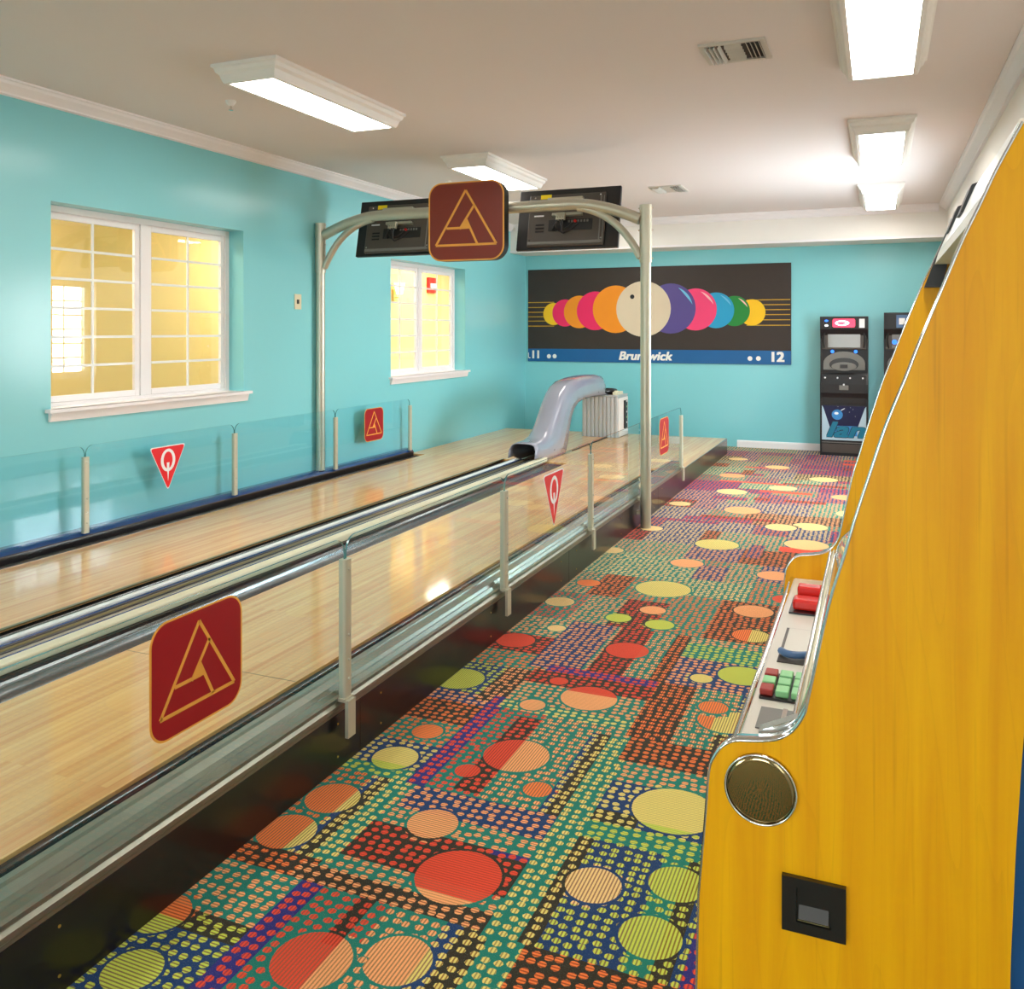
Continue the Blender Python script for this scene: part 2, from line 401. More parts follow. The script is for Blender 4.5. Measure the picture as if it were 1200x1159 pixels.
def split(x0, x1, y0, y1, d=0):
    w, h = x1-x0, y1-y0
    if (w < 0.45 and h < 0.5) or (d > 3 and rnd.random() < 0.25 and h < 0.8):
        g = rnd.choice([TEAL, TEAL, NAVY, NAVY, NAVY, BROWN])
        f = rnd.choice([REDO, ORA, ORA, PEA, PEA, PEA, CRM, CRM]) if g != PURP else REDO
        RECTS.append((x0, x1, y0, y1, g, f, rnd.randint(0, 1), .6)); return
    if w > h*0.8 and w > .3:
        c = x0+w*rnd.uniform(.3, .7); split(x0, c, y0, y1, d+1); split(c, x1, y0, y1, d+1)
    else:
        c = y0+h*rnd.uniform(.3, .7); split(x0, x1, y0, c, d+1); split(x0, x1, c, y1, d+1)
split(-1.9, 0.8, 4.6, 12.4); split(-0.2, 0.8, 0.8, 4.6)
# extra accent bands seen across the far carpet
for k in range(26):
    x = rnd.uniform(-1.8, 0.4); y = rnd.uniform(4.7, 12.0)
    RECTS.append((x, x+rnd.uniform(.3, .7), y, y+rnd.uniform(.06, .16), rnd.choice([BROWN, REDO, TEAL, NAVY]), REDO, 0, .2))
for k in range(14):
    x = rnd.uniform(-1.8, 0.4); y = rnd.uniform(4.7, 12.0)
    RECTS.append((x, x+.12, y, y+rnd.uniform(.3, .6), rnd.choice([NAVY, BROWN]), rnd.choice([ORA, PEA]), 1, .7))
# circles: x, y, r, colour, second colour, split axis ('x','y',None), split position, stripe direction, strength
CIRC = [
 (-1.261,3.058,.125,REDO,PEA,'x',-1.275,1,.6), (-1.138,2.313,.128,REDO,PEA,'y-',2.235,0,.4), (-1.337,2.53,.083,PEA,None,None,0,0,.6),
 (-.63,2.908,.14,YEL,LIME,'y-',2.80,0,.3), (-.761,2.428,.082,CRM,None,None,0,1,.9), (-.539,2.525,.082,LIME,None,None,0,1,.9), (-.557,2.277,.084,LIME,None,None,0,1,.9),
 (-1.331,1.862,.104,REDO,PEA,'x',-1.30,1,.6), (-1.129,1.946,.089,PEA,YEL,'x',-1.08,1,.8), (-1.726,2.536,.094,ORA,YEL,'x',-1.68,1,.8),
 (-1.747,2.311,.095,ORA,YEL,'x',-1.69,1,.8), (-1.673,2.865,.087,YEL,LIME,'y-',2.82,0,.4), (-1.664,3.104,.062,ORA,None,None,0,0,.5),
 (-1.783,3.633,.118,LIME,None,None,0,1,.6), (-1.736,4.196,.102,REDO,None,None,0,0,.3), (-1.166,3.656,.123,REDO,PEA,'y-',3.70,0,.35),
 (-1.163,4.278,.107,REDO,None,None,0,0,.4), (-1.74,4.893,.086,CRM,None,None,0,0,.6), (-1.235,5.383,.169,YEL,None,None,0,1,.4),
 (-1.102,4.719,.079,LIME,None,None,0,0,.3), (-1.339,4.743,.071,LIME,None,None,0,0,.3), (-1.195,4.949,.074,PEA,None,None,0,0,.3),
 (-.649,3.77,.062,ORA,None,None,0,1,.6), (-.581,3.657,.112,ORA,YEL,'x',-.62,1,.8), (-.584,4.167,.111,LIME,None,None,0,0,.4),
 (-.619,4.732,.098,ORA,YEL,'x',-.63,1,.6), (-1.12,6.657,.16,YEL,None,None,0,1,.4), (-.754,4.063,.051,YEL,None,None,0,0,.3),
 (-1.822,1.852,.082,ORA,LIME,'y-',1.86,0,.8), (-1.724,1.659,.075,LIME,None,None,0,0,.8), (-1.381,2.883,.047,REDO,None,None,0,1,.4),
 (-1.367,3.497,.055,PEA,None,None,0,0,.4), (-1.349,3.782,.043,REDO,None,None,0,0,.3), (-1.22,6.04,.112,PEA,None,None,0,0,.3),
 (-1.7,5.329,.075,ORA,None,None,0,0,.4), (-.737,7.437,.125,CRM,None,None,0,0,.3), (-1.123,8.012,.16,PEA,None,None,0,0,.3),
 (-1.099,2.859,.051,ORA,None,None,0,1,.8), (-1.8,6.188,.088,CRM,None,None,0,0,.3), (-1.7,7.0,.09,CRM,None,None,0,0,.3),
 (-.50,6.9,.16,CRM,None,None,0,0,.3), (-.52,7.55,.14,CRM,None,None,0,0,.3), (-1.35,8.9,.15,CRM,None,None,0,0,.3), (-.9,9.3,.14,CRM,None,None,0,0,.3),
 (-1.5,9.9,.14,PEA,None,None,0,0,.3), (-.55,10.0,.15,CRM,None,None,0,0,.3), (-1.1,10.7,.14,CRM,None,None,0,0,.3), (-.3,9.0,.13,PEA,None,None,0,0,.3),
 (-.63,5.95,.11,PEA,None,None,0,0,.3), (-.5,5.45,.09,REDO,None,None,0,0,.3), (-1.6,4.45,.05,CRM,None,None,0,0,.3), (-1.62,11.2,.12,CRM,None,None,0,0,.3),
 (-.35,6.3,.1,CRM,None,None,0,0,.3), (-.66,5.15,.11,PEA,None,None,0,0,.5), (-1.7,8.1,.1,CRM,None,None,0,0,.3), (-.2,8.2,.15,CRM,None,None,0,0,.3),
]
def build_floor():
    XS = [-1.9+0.025*i for i in range(107)]; XS[-1] = XR
    YS = [0.8+0.025*i for i in range(464)]; YS[-1] = YE
    nx, ny = len(XS), len(YS)
    verts = [(x, y, 0.0) for y in YS for x in XS]
    faces = [(j*nx+i, j*nx+i+1, (j+1)*nx+i+1, (j+1)*nx+i) for j in range(ny-1) for i in range(nx-1)]
    gc = []; fc = []; cc = []
    import itertools
    grid = {}
    for r in RECTS:
        for j in range(max(0, int(round((r[2]-.8)/.025))), min(ny-1, int(round((r[3]-.8)/.025)))):
            for i in range(max(0, int(round((r[0]+1.9)/.025))), min(nx-1, int(round((r[1]+1.9)/.025)))):
                grid[(i, j)] = r
    L = {c: lin(c) for c in (TEAL, NAVY, BROWN, PURP, ORA, REDO, PEA, YEL, CRM, LIME)}
    for j in range(ny-1):
        ym = .8+.025*(j+.5)
        near = [c for c in CIRC if abs(c[1]-ym) < c[2]+.06]
        for i in range(nx-1):
            xm = -1.9+.025*(i+.5)
            r = grid.get((i, j))
            g, f, sd, ss = (r[4], r[5], r[6], r[7]) if r else (TEAL, PEA, 0, .5)
            ci = (0.0, 0.0, -1.0)
            for c in near:
                dd = math.hypot(c[0]-xm, c[1]-ym)
                if dd < c[2]+.03:
                    ci = (c[0], c[1], c[2])
                    if dd < c[2]+.014:
                        f = c[3]; sd = c[7]; ss = c[8]
                        if c[5] == 'x' and xm > c[6]: f = c[4]
                        if c[5] == 'y-' and ym < c[6]: f = c[4]
                    break
            lf = L[f]
            gc += [L[g]]*4; fc += [(lf[0], lf[1], lf[2], ss)]*4; cc += [(ci[0]+20, ci[1]+20, ci[2], float(sd))]*4
    o = len(verts)
    for (x0, x1, y0, y1) in ((XW, -1.9, YB, YE), (-1.9, XR, YB, 0.8)):
        k = len(verts)
        verts += [(x0, y0, 0), (x1, y0, 0), (x1, y1, 0), (x0, y1, 0)]; faces.append((k, k+1, k+2, k+3))
        gc += [L[TEAL]]*4; fc += [L[PEA]]*4; cc += [(20, 20, -1.0, 0)]*4
    me = bpy.data.meshes.new('floor'); me.from_pydata(verts, [], faces)
    me.materials.append(M['carpet'])
    for nm, dat in (('ground', gc), ('figure', fc), ('circle', cc)):
        a = me.color_attributes.new(nm, 'FLOAT_COLOR', 'CORNER')
        flat = [v for q in dat for v in q]
        a.data.foreach_set('color', flat)
    ob = bpy.data.objects.new('floor', me); COL.objects.link(ob); struct(ob)
build_floor()

# ------------------------------------------------------------------ room shell
T = 0.14
# left wall with two windows
WIN = [(4.10, 5.97, 1.07, 2.445), (8.40, 10.28, 1.07, 2.40)]
def wall_with_holes(name, x0, x1, ya, yb, za, zb, holes, m):
    mb = MB(); y = ya
    for (h0, h1, z0, z1) in holes:
        mb.box(x0, x1, y, h0, za, zb); mb.box(x0, x1, h0, h1, za, z0); mb.box(x0, x1, h0, h1, z1, zb); y = h1
    mb.box(x0, x1, y, yb, za, zb)
    return struct(mb.build(name, m))
WT = 0.22
wall_with_holes('wall_left', XW-WT, XW, YB, YE, 0, ZC, WIN, M['aqua'])
RWIN = [(8.1, 9.9, 0.9, 2.35)]
wall_with_holes('wall_right', XR, XR+.2, YB, YE, 0, ZC, [(-2.6, -0.6, 0.9, 2.35)]+RWIN, M['white_paint'])
struct(MB().box(XW-WT, XR+.2, YE, YE+.15, 0, ZC).build('wall_end', M['aqua']))
def back_wall():  # window openings behind the camera are unseen, added to let fill daylight in
    mb = MB(); z1 = 2.3; z0 = .9
    xs = [XW-WT, -4.2, -2.6, -1.4, 0.2, XR+.2]
    mb.box(xs[0], xs[1], YB-.2, YB, 0, ZC)
    mb.box(xs[1], xs[2], YB-.2, YB, 0, z0); mb.box(xs[1], xs[2], YB-.2, YB, z1, ZC)
    mb.box(xs[2], xs[3], YB-.2, YB, 0, ZC)
    mb.box(xs[3], xs[4], YB-.2, YB, 0, z0); mb.box(xs[3], xs[4], YB-.2, YB, z1, ZC)
    mb.box(xs[4], xs[5], YB-.2, YB, 0, ZC)
    return struct(mb.build('wall_back', M['white_paint']))
back_wall()
struct(MB().box(XW-WT, XR+.2, YB-.2, YE+.15, ZC, ZC+.1).build('ceiling', M['ceiling']))
# soffit in front of the end wall
struct(MB().box(XW, XR, 11.8, YE, 2.735, ZC).build('wall_soffit', M['white_paint']))
# crown moulding profiles (out from wall, down from ceiling)
CP = [(0, 0), (.090, 0), (.090, -.012), (.078, -.018), (.070, -.034), (.046, -.052), (.030, -.066), (.022, -.074), (.020, -.085), (.008, -.090), (0, -.092)]
struct(MB().prism([(XW+a, ZC+b) for a, b in CP], 'y', YB, 11.8).build('trim_1', M['trim']))
struct(MB().prism([(XR-a, ZC+b) for a, b in CP], 'y', YB, 11.8).build('trim_2', M['trim']))
struct(MB().prism([(11.8-a, ZC+b) for a, b in CP], 'x', XW+.09, XR-.09).build('trim_3', M['trim']))
struct(MB().box(XW, XR, 11.785, 11.8, 2.735, 2.765).build('trim_4', M['trim']))
BP = [(0, 0), (.016, 0), (.016, .075), (.010, .092), (0, .095)]
struct(MB().prism([(YE-a, b) for a, b in BP], 'x', XP+.03, XR).build('baseboard_end', M['trim']))
struct(MB().prism([(XR-a, b) for a, b in BP], 'y', YB, YE-.016).build('baseboard_right', M['trim']))

# windows in the left wall
def window(n, y0, y1, z0, z1, fx, sign=-1, muntin=True):
    """fx = plane of the frame's room side; sign = direction outward"""
    w = empty('window_%d' % n, (fx, (y0+y1)/2, z0), kind='structure')
    d = .05*sign
    A, B = sorted((fx, fx+d))
    fw = .045
    mb = MB()
    mb.box(A, B, y0, y0+fw, z0, z1); mb.box(A, B, y1-fw, y1, z0, z1)
    mb.box(A, B, y0+fw, y1-fw, z1-fw, z1); mb.box(A, B, y0+fw, y1-fw, z0, z0+fw)
    yc = (y0+y1)/2
    mb.box(A, B, yc-.035, yc+.035, z0+fw, z1-fw)
    mb.build('window_frame', M['trim'], w, bevel=.003)
    for (a, b) in ((y0+fw, yc-.035), (yc+.035, y1-fw)):
        A2, B2 = sorted((fx+.012*sign, fx+.040*sign)); s = .045
        sb = MB()
        sb.box(A2, B2, a, a+s, z0+fw, z1-fw); sb.box(A2, B2, b-s, b, z0+fw, z1-fw)
        sb.box(A2, B2, a+s, b-s, z1-fw-s, z1-fw); sb.box(A2, B2, a+s, b-s, z0+fw, z0+fw+s)
        sash = sb.build('sash', M['trim'], w, bevel=.003)
        a2, b2, c2, d2 = a+s, b-s, z0+fw+s, z1-fw-s
        A3, B3 = sorted((fx+.020*sign, fx+.026*sign))
        MB().box(A3, B3, a2, b2, c2, d2).build('pane', M['winglass'], sash)
        if muntin:
            g = MB(); A4, B4 = sorted((fx+.010*sign, fx+.019*sign))
            ym = (a2+b2)/2; g.box(A4, B4, ym-.009, ym+.009, c2, d2)
            for k in range(1, 6):
                z = c2+(d2-c2)*k/6; g.box(A4, B4, a2, ym-.009, z-.009, z+.009); g.box(A4, B4, ym+.009, b2, z-.009, z+.009)
            g.build('muntin_grid', M['whiterail'], sash)
    return w
for i, (y0, y1, z0, z1) in enumerate(WIN):
    w = window(i+1, y0, y1, z0, z1, XW-.15)
    sill = MB()
    sill.prism([(XW-.15, z0-.001), (XW+.045, z0-.001), (XW+.045, z0+.022), (XW-.15, z0+.022)], 'y', y0+.002, y1-.002)
    sill.prism([(XW+.001, z0-.001), (XW+.05, z0-.001), (XW+.05, z0+.022), (XW+.001, z0+.022)], 'y', y0-.045, y1+.06)
    sill.prism([(XW+.001, z0-.06), (XW+.018, z0-.06), (XW+.034, z0-.001), (XW+.001, z0-.001)], 'y', y0-.02, y1+.035)
    sill.build('window_sill', M['trim'], w)
window(3, RWIN[0][0], RWIN[0][1], RWIN[0][2], RWIN[0][3], XR+.12, 1)
window(4, -2.6, -0.6, .9, 2.35, XR+.12, 1)  # unseen window behind the camera, added for daylight

# hall beyond the left windows
struct(MB().box(-7.15, -7.0, 2.0, 15.2, 0, 3.0).build('wall_hall', M['hall']))
struct(MB().box(-7.0, XW-WT-.01, 2.0, 15.2, -.05, 0).build('floor_hall', M['hall_floor']))
struct(MB().box(-7.15, XW-WT-.01, 2.0, 15.2, 3.0, 3.05).build('ceiling_hall', M['hall_ceiling']))
struct(MB().box(-7.15, XW-WT-.01, 15.2, 15.3, 0, 3.05).build('wall_hall_end', M['hall']))
struct(MB().box(-7.15, XW-WT-.01, 1.9, 2.0, 0, 3.05).build('wall_hall_near', M['hall']))
struct(MB().box(-7.0, -6.985, 2.0, 15.2, .85, .93).build('trim_5', M['trim']))
for (y, z, lb) in ((11.95, 2.15, 'lit wall sconce on the yellow hall wall seen through the far window'),):
    s = empty('wall_sconce', (-7.0, y, z), lb, 'wall lamp')
    MB().box(-7.0, -6.975, y-.05, y+.05, z-.08, z+.10).build('back_plate', M['brass'], s, bevel=.004)
    MB().tube([(-6.90, y, z+.02), (-6.90, y, z+.20)], [.05, .09], 18).build('lamp_shade', M['lamp'], s)
    MB().tube([(-6.975, y, z-.03), (-6.90, y, z-.03), (-6.90, y, z+.02)], .008, 8).build('arm', M['brass'], s)
s = empty('fire_alarm', (-7.0, 13.15, 2.3), 'small red fire alarm on the hall wall behind the far window', 'fire alarm')
MB().box(-7.002, -6.95, 13.02, 13.28, 2.24, 2.50).build('housing', M['redpaint'], s, bevel=.01)
MB().box(-6.95, -6.92, 13.06, 13.24, 2.32, 2.40).build('strobe', M['white'], s, bevel=.01)
s = empty('hall_ceiling_lamp', (-6.5, 7.0, 2.62), 'small white hanging hall lamp seen at the top of the near window', 'ceiling lamp')
MB().tube([(-6.5, 7.0, 3.0), (-6.5, 7.0, 2.72)], .008, 8).build('stem', M['metal'], s)
MB().tube([(-6.5, 7.0, 2.74), (-6.5, 7.0, 2.68), (-6.5, 7.0, 2.6)], [.03, .11, .13], 20).build('lamp_shade', M['lamp'], s)

# wall switch
s = empty('wall_switch', (XW, 6.72, 1.86), 'small beige switch plate on the aqua wall left of the arch pole', 'switch')
MB().box(XW, XW+.007, 6.67, 6.77, 1.80, 1.94).build('plate', M['cream'], s, bevel=.002)
MB().box(XW+.007, XW+.013, 6.70, 6.73, 1.85, 1.89).build('toggle', M['blackplastic'], s, bevel=.001)

# ------------------------------------------------------------------ ceiling lights
def ceiling_light(cx, y0, label):
    L, W, H = 1.46, .46, .105
    o = empty('ceiling_light', (cx, y0+L/2, ZC-H), label, 'ceiling light', 'fluorescent ceiling lights')
    x0, x1, y1 = cx-W/2, cx+W/2, y0+L
    prof = [(0, 0), (0, .018), (.012, .024), (.018, .045), (.034, .060), (.044, .090), (.052, .105)]
    # mitred frame around the diffuser, stepping inward as it goes down
    v = []; f = []
    for (a, b) in prof:
        z = ZC-b
        v += [(x0+a, y0+a, z), (x1-a, y0+a, z), (x1-a, y1-a, z), (x0+a, y1-a, z)]
    a = .075; z = ZC-.105
    v += [(x0+a, y0+a, z), (x1-a, y0+a, z), (x1-a, y1-a, z), (x0+a, y1-a, z)]
    z = ZC-.095
    v += [(x0+a, y0+a, z), (x1-a, y0+a, z), (x1-a, y1-a, z), (x0+a, y1-a, z)]
    n = len(prof)+2
    for i in range(n-1):
        for k in range(4):
            f.append((i*4+k, (i+1)*4+k, (i+1)*4+(k+1) % 4, i*4+(k+1) % 4))
    MB().add(v, f).build('frame', M['fixture'], o)
    a = .074
    MB().box(x0+a, x1-a, y0+a, y1-a, ZC-.102, ZC-.092).build('diffuser', M['diffuser'], o)
    return o
ceiling_light(-3.33, 4.00, 'long lit ceiling light nearest on the left, above the first lane')
ceiling_light(-3.33, 6.88, 'lit ceiling light on the left just above the triangle logo sign')
ceiling_light(-3.33, 9.80, 'lit ceiling light behind the two monitors')
ceiling_light(.02, 4.00, 'largest lit ceiling light at the top right, cut by the picture edge')
ceiling_light(.02, 6.85, 'lit ceiling light second from the end wall on the right')
ceiling_light(.02, 9.90, 'lit ceiling light nearest the white soffit, smallest on the right')
ceiling_light(-3.33, 1.0, 'unseen lit ceiling light added above the near end of the left lane')  # left row continued out of view, added to light the room
ceiling_light(.02, 1.0, 'unseen lit ceiling light added directly above the wood arcade cabinet')  # right row continued out of view, added for its light

def vent(x0, x1, y0, y1, label):
    o = empty('ceiling_vent', ((x0+x1)/2, (y0+y1)/2, ZC-.02), label, 'air vent', 'ceiling vents')
    mb = MB(); b = .03
    mb.box(x0, x1, y0, y0+b, ZC-.012, ZC); mb.box(x0, x1, y1-b, y1, ZC-.012, ZC)
    mb.box(x0, x0+b, y0+b, y1-b, ZC-.012, ZC); mb.box(x1-b, x1, y0+b, y1-b, ZC-.012, ZC)
    mb.build('frame', M['vent'], o)
    MB().box(x0+b, x1-b, y0+b, y1-b, ZC-.003, ZC).build('duct_opening', M['ventdark'], o)
    w = x1-x0-2*b
    for k in range(4):
        for sgn in (-1, 1):
            xx = (x0+b+.012+k*.022) if sgn < 0 else (x1-b-.012-k*.022)
            MB().prism([(xx, ZC-.004), (xx+.003, ZC-.004), (xx+.003+sgn*.012, ZC-.026), (xx+sgn*.012, ZC-.026)], 'y', y0+b, y1-b).build('slat', M['vent'], o)
    for k in range(5):
        yy = y0+b+.02+k*(y1-y0-2*b-.03)/5
        MB().prism([(yy, ZC-.004), (yy+.004, ZC-.004), (yy+.022, ZC-.022), (yy+.018, ZC-.022)], 'x', x0+b+.1, x1-b-.1).build('slat', M['vent'], o)
vent(-.90, -.55, 4.74, 5.10, 'square white ceiling vent nearest, between the light rows')
vent(-2.27, -1.92, 9.20, 9.62, 'small white ceiling vent right of the overhead arch')

def sprinkler(x, y, label):
    o = empty('sprinkler_head', (x, y, ZC-.07), label, 'sprinkler')
    MB().tube([(x, y, ZC), (x, y, ZC-.012), (x, y, ZC-.035)], [.035, .032, .016], 18).build('escutcheon', M['fixture'], o)
    MB().tube([(x, y, ZC-.035), (x, y, ZC-.06)], .007, 8).tube([(x, y, ZC-.06), (x, y, ZC-.064)], .016, 14).build('deflector', M['chrome'], o)
sprinkler(-4.0, 4.69, 'small sprinkler head on the ceiling near the left wall, in the open')
sprinkler(-4.08, 8.06, 'small sprinkler head on the ceiling just left of the logo sign')

# ------------------------------------------------------------------ lanes, deck, gutters
LANES = [(-4.75, -3.79, 'narrow left maple bowling lane beside the aqua wall', 'left'), (-3.045, -2.145, 'maple bowling lane beside the carpet, right of the ball return', 'right')]
for (x0, x1, lb, _) in LANES:
    tag(MB().box(x0, x1, Y0, YG, 0.0, ZD).build('bowling_lane', M['lane'], bevel=.0015), lb, 'bowling lane')
tag(MB().box(XW+.012, XP-.0005, YG+.001, YD, 0.0, ZD).build('approach_deck', M['lane'], bevel=.0015), 'wide maple approach deck between the lanes and the end wall', 'floor deck')
tag(MB().box(-3.04, -2.15, 2.895, 2.898, ZD+.0002, ZD+.0006).build('lane_joint', M['goldline']), 'thin joint line across the right lane, right of the nearest maroon decal', 'joint line')
# gutters
def gutter(xa, xb, label, side):
    g = MB(); n = 12; th = .006
    top = []
    for k in range(n+1):
        a = PI*k/n
        top.append(((xa+xb)/2-(xb-xa)/2*math.cos(a), ZD-.012-.085*math.sin(a)))
    bot = [(x, z-th) for x, z in top]
    g.prism(top+bot[::-1], 'y', Y0, YG-.01, 0, True)
    g.box(xa+.002, xb-.002, YG-.008, YG-.001, ZD-.115, ZD-.02)
    return tag(g.build('lane_gutter', M['gutter']), label, 'gutter')
gutter(-4.850, -4.752, 'dark gutter between the aqua wall and the left lane', 0)
gutter(-3.788, -3.602, 'dark gutter on the right edge of the left lane', 0)
gutter(-3.25, -3.047, 'shiny gutter between the ball return and the right lane', 0)
gutter(-2.143, -1.938, 'dark gutter between the right lane and the metal rail', 0)
# ball return track between lanes
bt = empty('ball_return_track', (-3.43, 3.6, 0), 'long ball return track with white and cream rails between the two lanes', 'ball return')
TY = 8.62
MB().box(-3.598, -3.252, Y0, TY, 0, .205).build('track_base', M['black'], bt)
MB().box(-3.790+.194, -3.560, Y0, TY, .205, .238).build('side_strip', M['blackplastic'], bt)
MB().box(-3.558, -3.520, Y0, TY, .205, .250).build('white_rail', M['whiterail'], bt, bevel=.006)
MB().box(-3.338, -3.268, Y0, YG, .205, .250).build('cream_cap', M['cream'], bt, bevel=.008)
for k, (xa, mm) in enumerate(((-3.497, 'bluerail'), (-3.472, 'black'), (-3.443, 'goldline'), (-3.412, 'black'), (-3.384, 'steel'), (-3.356, 'bluerail'))):
    MB().tube([(xa, Y0, .234), (xa, TY, .234)], .011, 8).build('track_rod', M[mm], bt)
tag(MB().box(-3.300, -3.290, YG+.9, 11.10, ZD+.0005, ZD+.010).build('floor_guide', M['blackplastic']), 'thin dark guide strip on the approach deck under the grey hood', 'floor strip')
for (xa, lb) in ((-3.782, 'thin gold edge strip along the left lane'),):
    tag(MB().box(xa-.012, xa+.012, Y0, YG, ZD+.0005, ZD+.006).build('edge_strip', M['goldline']), lb, 'edge strip')

# platform outer side
sp = empty('platform_side', (XP, 5, 0), 'long black side panel of the raised lane platform beside the carpet', 'platform side')
cuts = [Y0, .2, 2.86, 5.3, 7.75, YD]
for a, b in zip(cuts[:-1], cuts[1:]):
    p_ = MB().box(XP, XP+.012, a+.001, b-.001, 0, .2005).build('side_board', M['black'], sp, bevel=.001)
    for k in range(3):
        yy = a+.15+k*(b-a-.3)/2
        for zz in (.045, .165):
            MB().disc((XP+.012, yy, zz), (1, 0, 0), .004, .002, 10).build('screw', M['brass'], p_)

# metal rail on platform edge (right barrier) ---------------------------------
AX = -1.805   # glass plane
rb = empty('glass_barrier', (AX, 4, ZD), 'clear glass barrier with metal rail along the carpet side of the lanes', 'barrier')
RE = 8.75
rail = [(-1.932, .185), (-1.932, .292), (-1.926, .300), (-1.905, .300), (-1.900, .290), (-1.893, .290), (-1.888, .300), (-1.850, .297), (-1.843, .284), (-1.836, .284),
        (-1.828, .268), (-1.818, .262), (-1.818, .252), (-1.824, .246), (-1.814, .236), (-1.814, .222), (-1.8215, .214), (-1.8215, .203), (-1.84, .2015), (-1.84, .185)]
MB().prism(rail, 'y', Y0, RE).build('rail', M['steel'], rb)
MB().prism([(-1.9325, .185), (-1.936, .185), (-1.936, .286), (-1.9325, .286)], 'y', Y0, RE).build('inner_strip', M['black'], rb)
def bar2(mb, a, b, w, fn, mi, t0, t1):
    a = Vector(a); b = Vector(b); d = (b-a).normalized(); n = Vector((-d.y, d.x))*w/2
    q = [a-n, b-n, b+n, a+n]
    v = [fn(p.x, p.y, t0) for p in q]+[fn(p.x, p.y, t1) for p in q]
    mb.add(v, [(0, 1, 2, 3), (7, 6, 5, 4), (0, 4, 5, 1), (1, 5, 6, 2), (2, 6, 7, 3), (3, 7, 4, 0)], mi)
def poly2(mb, pts, fn, mi, t0, t1):
    n = len(pts); v = [fn(p[0], p[1], t0) for p in pts]+[fn(p[0], p[1], t1) for p in pts]
    mb.add(v, [tuple(range(n)), tuple(range(n, 2*n))[::-1]]+[(i, (i+1) % n, n+(i+1) % n, n+i) for i in range(n)], mi)
def tri_logo(mb, fn, W, H, t, mface=0, mgold=1):
    """fn(u,v,depth): u right, v up, centred, metres"""
    poly2(mb, rrect(0, 0, W, H, W*.17), fn, mgold, 0, t)
    poly2(mb, rrect(0, 0, W*.96, H*.965, W*.155), fn, mface, t, t+.0008)
    t0, t1 = t+.0008, t+.0018
    P = lambda u, v: ((u-.5)*W, (.5-v)*H)
    w = W*.028
    S = [((.5, .11), (.10, .80)), ((.10, .80), (.90, .80)), ((.90, .80), (.5, .11)), ((.245, .585), (.52, .585)), ((.615, .30), (.42, .60)), ((.50, .46), (.655, .80))]
    for a, b in S: bar2(mb, P(*a), P(*b), w, fn, mgold, t0, t1)
    poly2(mb, [P(.50, .46), P(.41, .597), P(.565, .597)], fn, mgold, t0, t1+.0006)
def q_logo(mb, fn, S, t, mred=0, mwhite=1):
    def tri(s, r):
        # rounded downward triangle
        c = [(-.5*s, .43*s), (.5*s, .43*s), (0, -.50*s)]; out = []
        for i in range(3):
            p = Vector(c[i]); a = (Vector(c[i-1])-p).normalized(); b = (Vector(c[(i+1) % 3])-p).normalized()
            p0, p1 = p+a*r, p+b*r
            for k in range(6):
                u = k/5; out.append(tuple((p0*(1-u)**2+p*2*u*(1-u)+p1*u*u)))
        return out
    poly2(mb, tri(S, .08*S), fn, mwhite, 0, t); poly2(mb, tri(S*.95, .08*S), fn, mred, t, t+.0008)
    n = 28; v = []; f = []
    for k in range(n):
        a = 2*PI*k/n
        for (rx, ry) in ((.20*S, .235*S), (.125*S, .175*S)):
            v.append(fn(rx*math.cos(a), .13*S+ry*math.sin(a), t+.0016))
    for k in range(n): f.append((2*k, 2*((k+1) % n), 2*((k+1) % n)+1, 2*k+1))
    mb.add(v, f, mwhite)
    poly2(mb, [(-.035*S, .08*S), (.035*S, .08*S), (.03*S, -.05*S), (0, -.30*S), (-.03*S, -.05*S)], fn, mwhite, t+.0008, t+.0018)
def glass_panel(parent, x, y0, y1, z0, z1, r=.06, th=.008):
    pts = []
    n = 8
    for (cy, a0) in ((y1-r, 0), (y0+r, 90)):
        for k in range(n+1):
            a = math.radians(a0+90*k/n); pts.append((cy+r*math.cos(a), z1-r+r*math.sin(a)))
    pts += [(y0, z0), (y1, z0)]
    mb = MB(); m = len(pts)
    # faces: clear sides, coloured edge
    v = [(x-th/2, p[0], p[1]) for p in pts]+[(x+th/2, p[0], p[1]) for p in pts]
    mb.add(v, [tuple(range(m, 2*m))], 0)
    mb.add(v, [(i, (i+1) % m, m+(i+1) % m, m+i) for i in range(m) if i != m-2], 1)
    # rim flange so that the edge reads as a thin outline
    return mb.build('glass_panel', [M['glass'], M['glassedge']], parent)
def post_right(y):
    mb = MB()
    mb.prism(rrect(AX, y, .034, .044, .010, 4), 'z', .262, .765)
    p = mb.build('post', M['post'], rb, bevel=.002)
    b = MB()
    b.prism([(AX-.018, .255), (AX+.030, .255), (AX+.030, .12), (AX+.016, .12), (AX+.016, .248), (AX-.018, .248)][::-1], 'y', y-.024, y+.024)
    b.box(AX-.0185, AX+.0185, y-.026, y+.026, .2562, .262)
    b.build('bracket', M['post'], p)
    for zz in (.73, .49, .40, .33): MB().disc((AX+.017, y, zz), (1, 0, 0), .0065, .005, 10, r2=.005).build('bolt', M['metal'], p)
    return p
PR = [-.22, 1.26, 2.73, 4.21, 5.70, 7.17, 8.65]
for y in PR:
    if y != 7.17: post_right(y)
post_right(7.17)
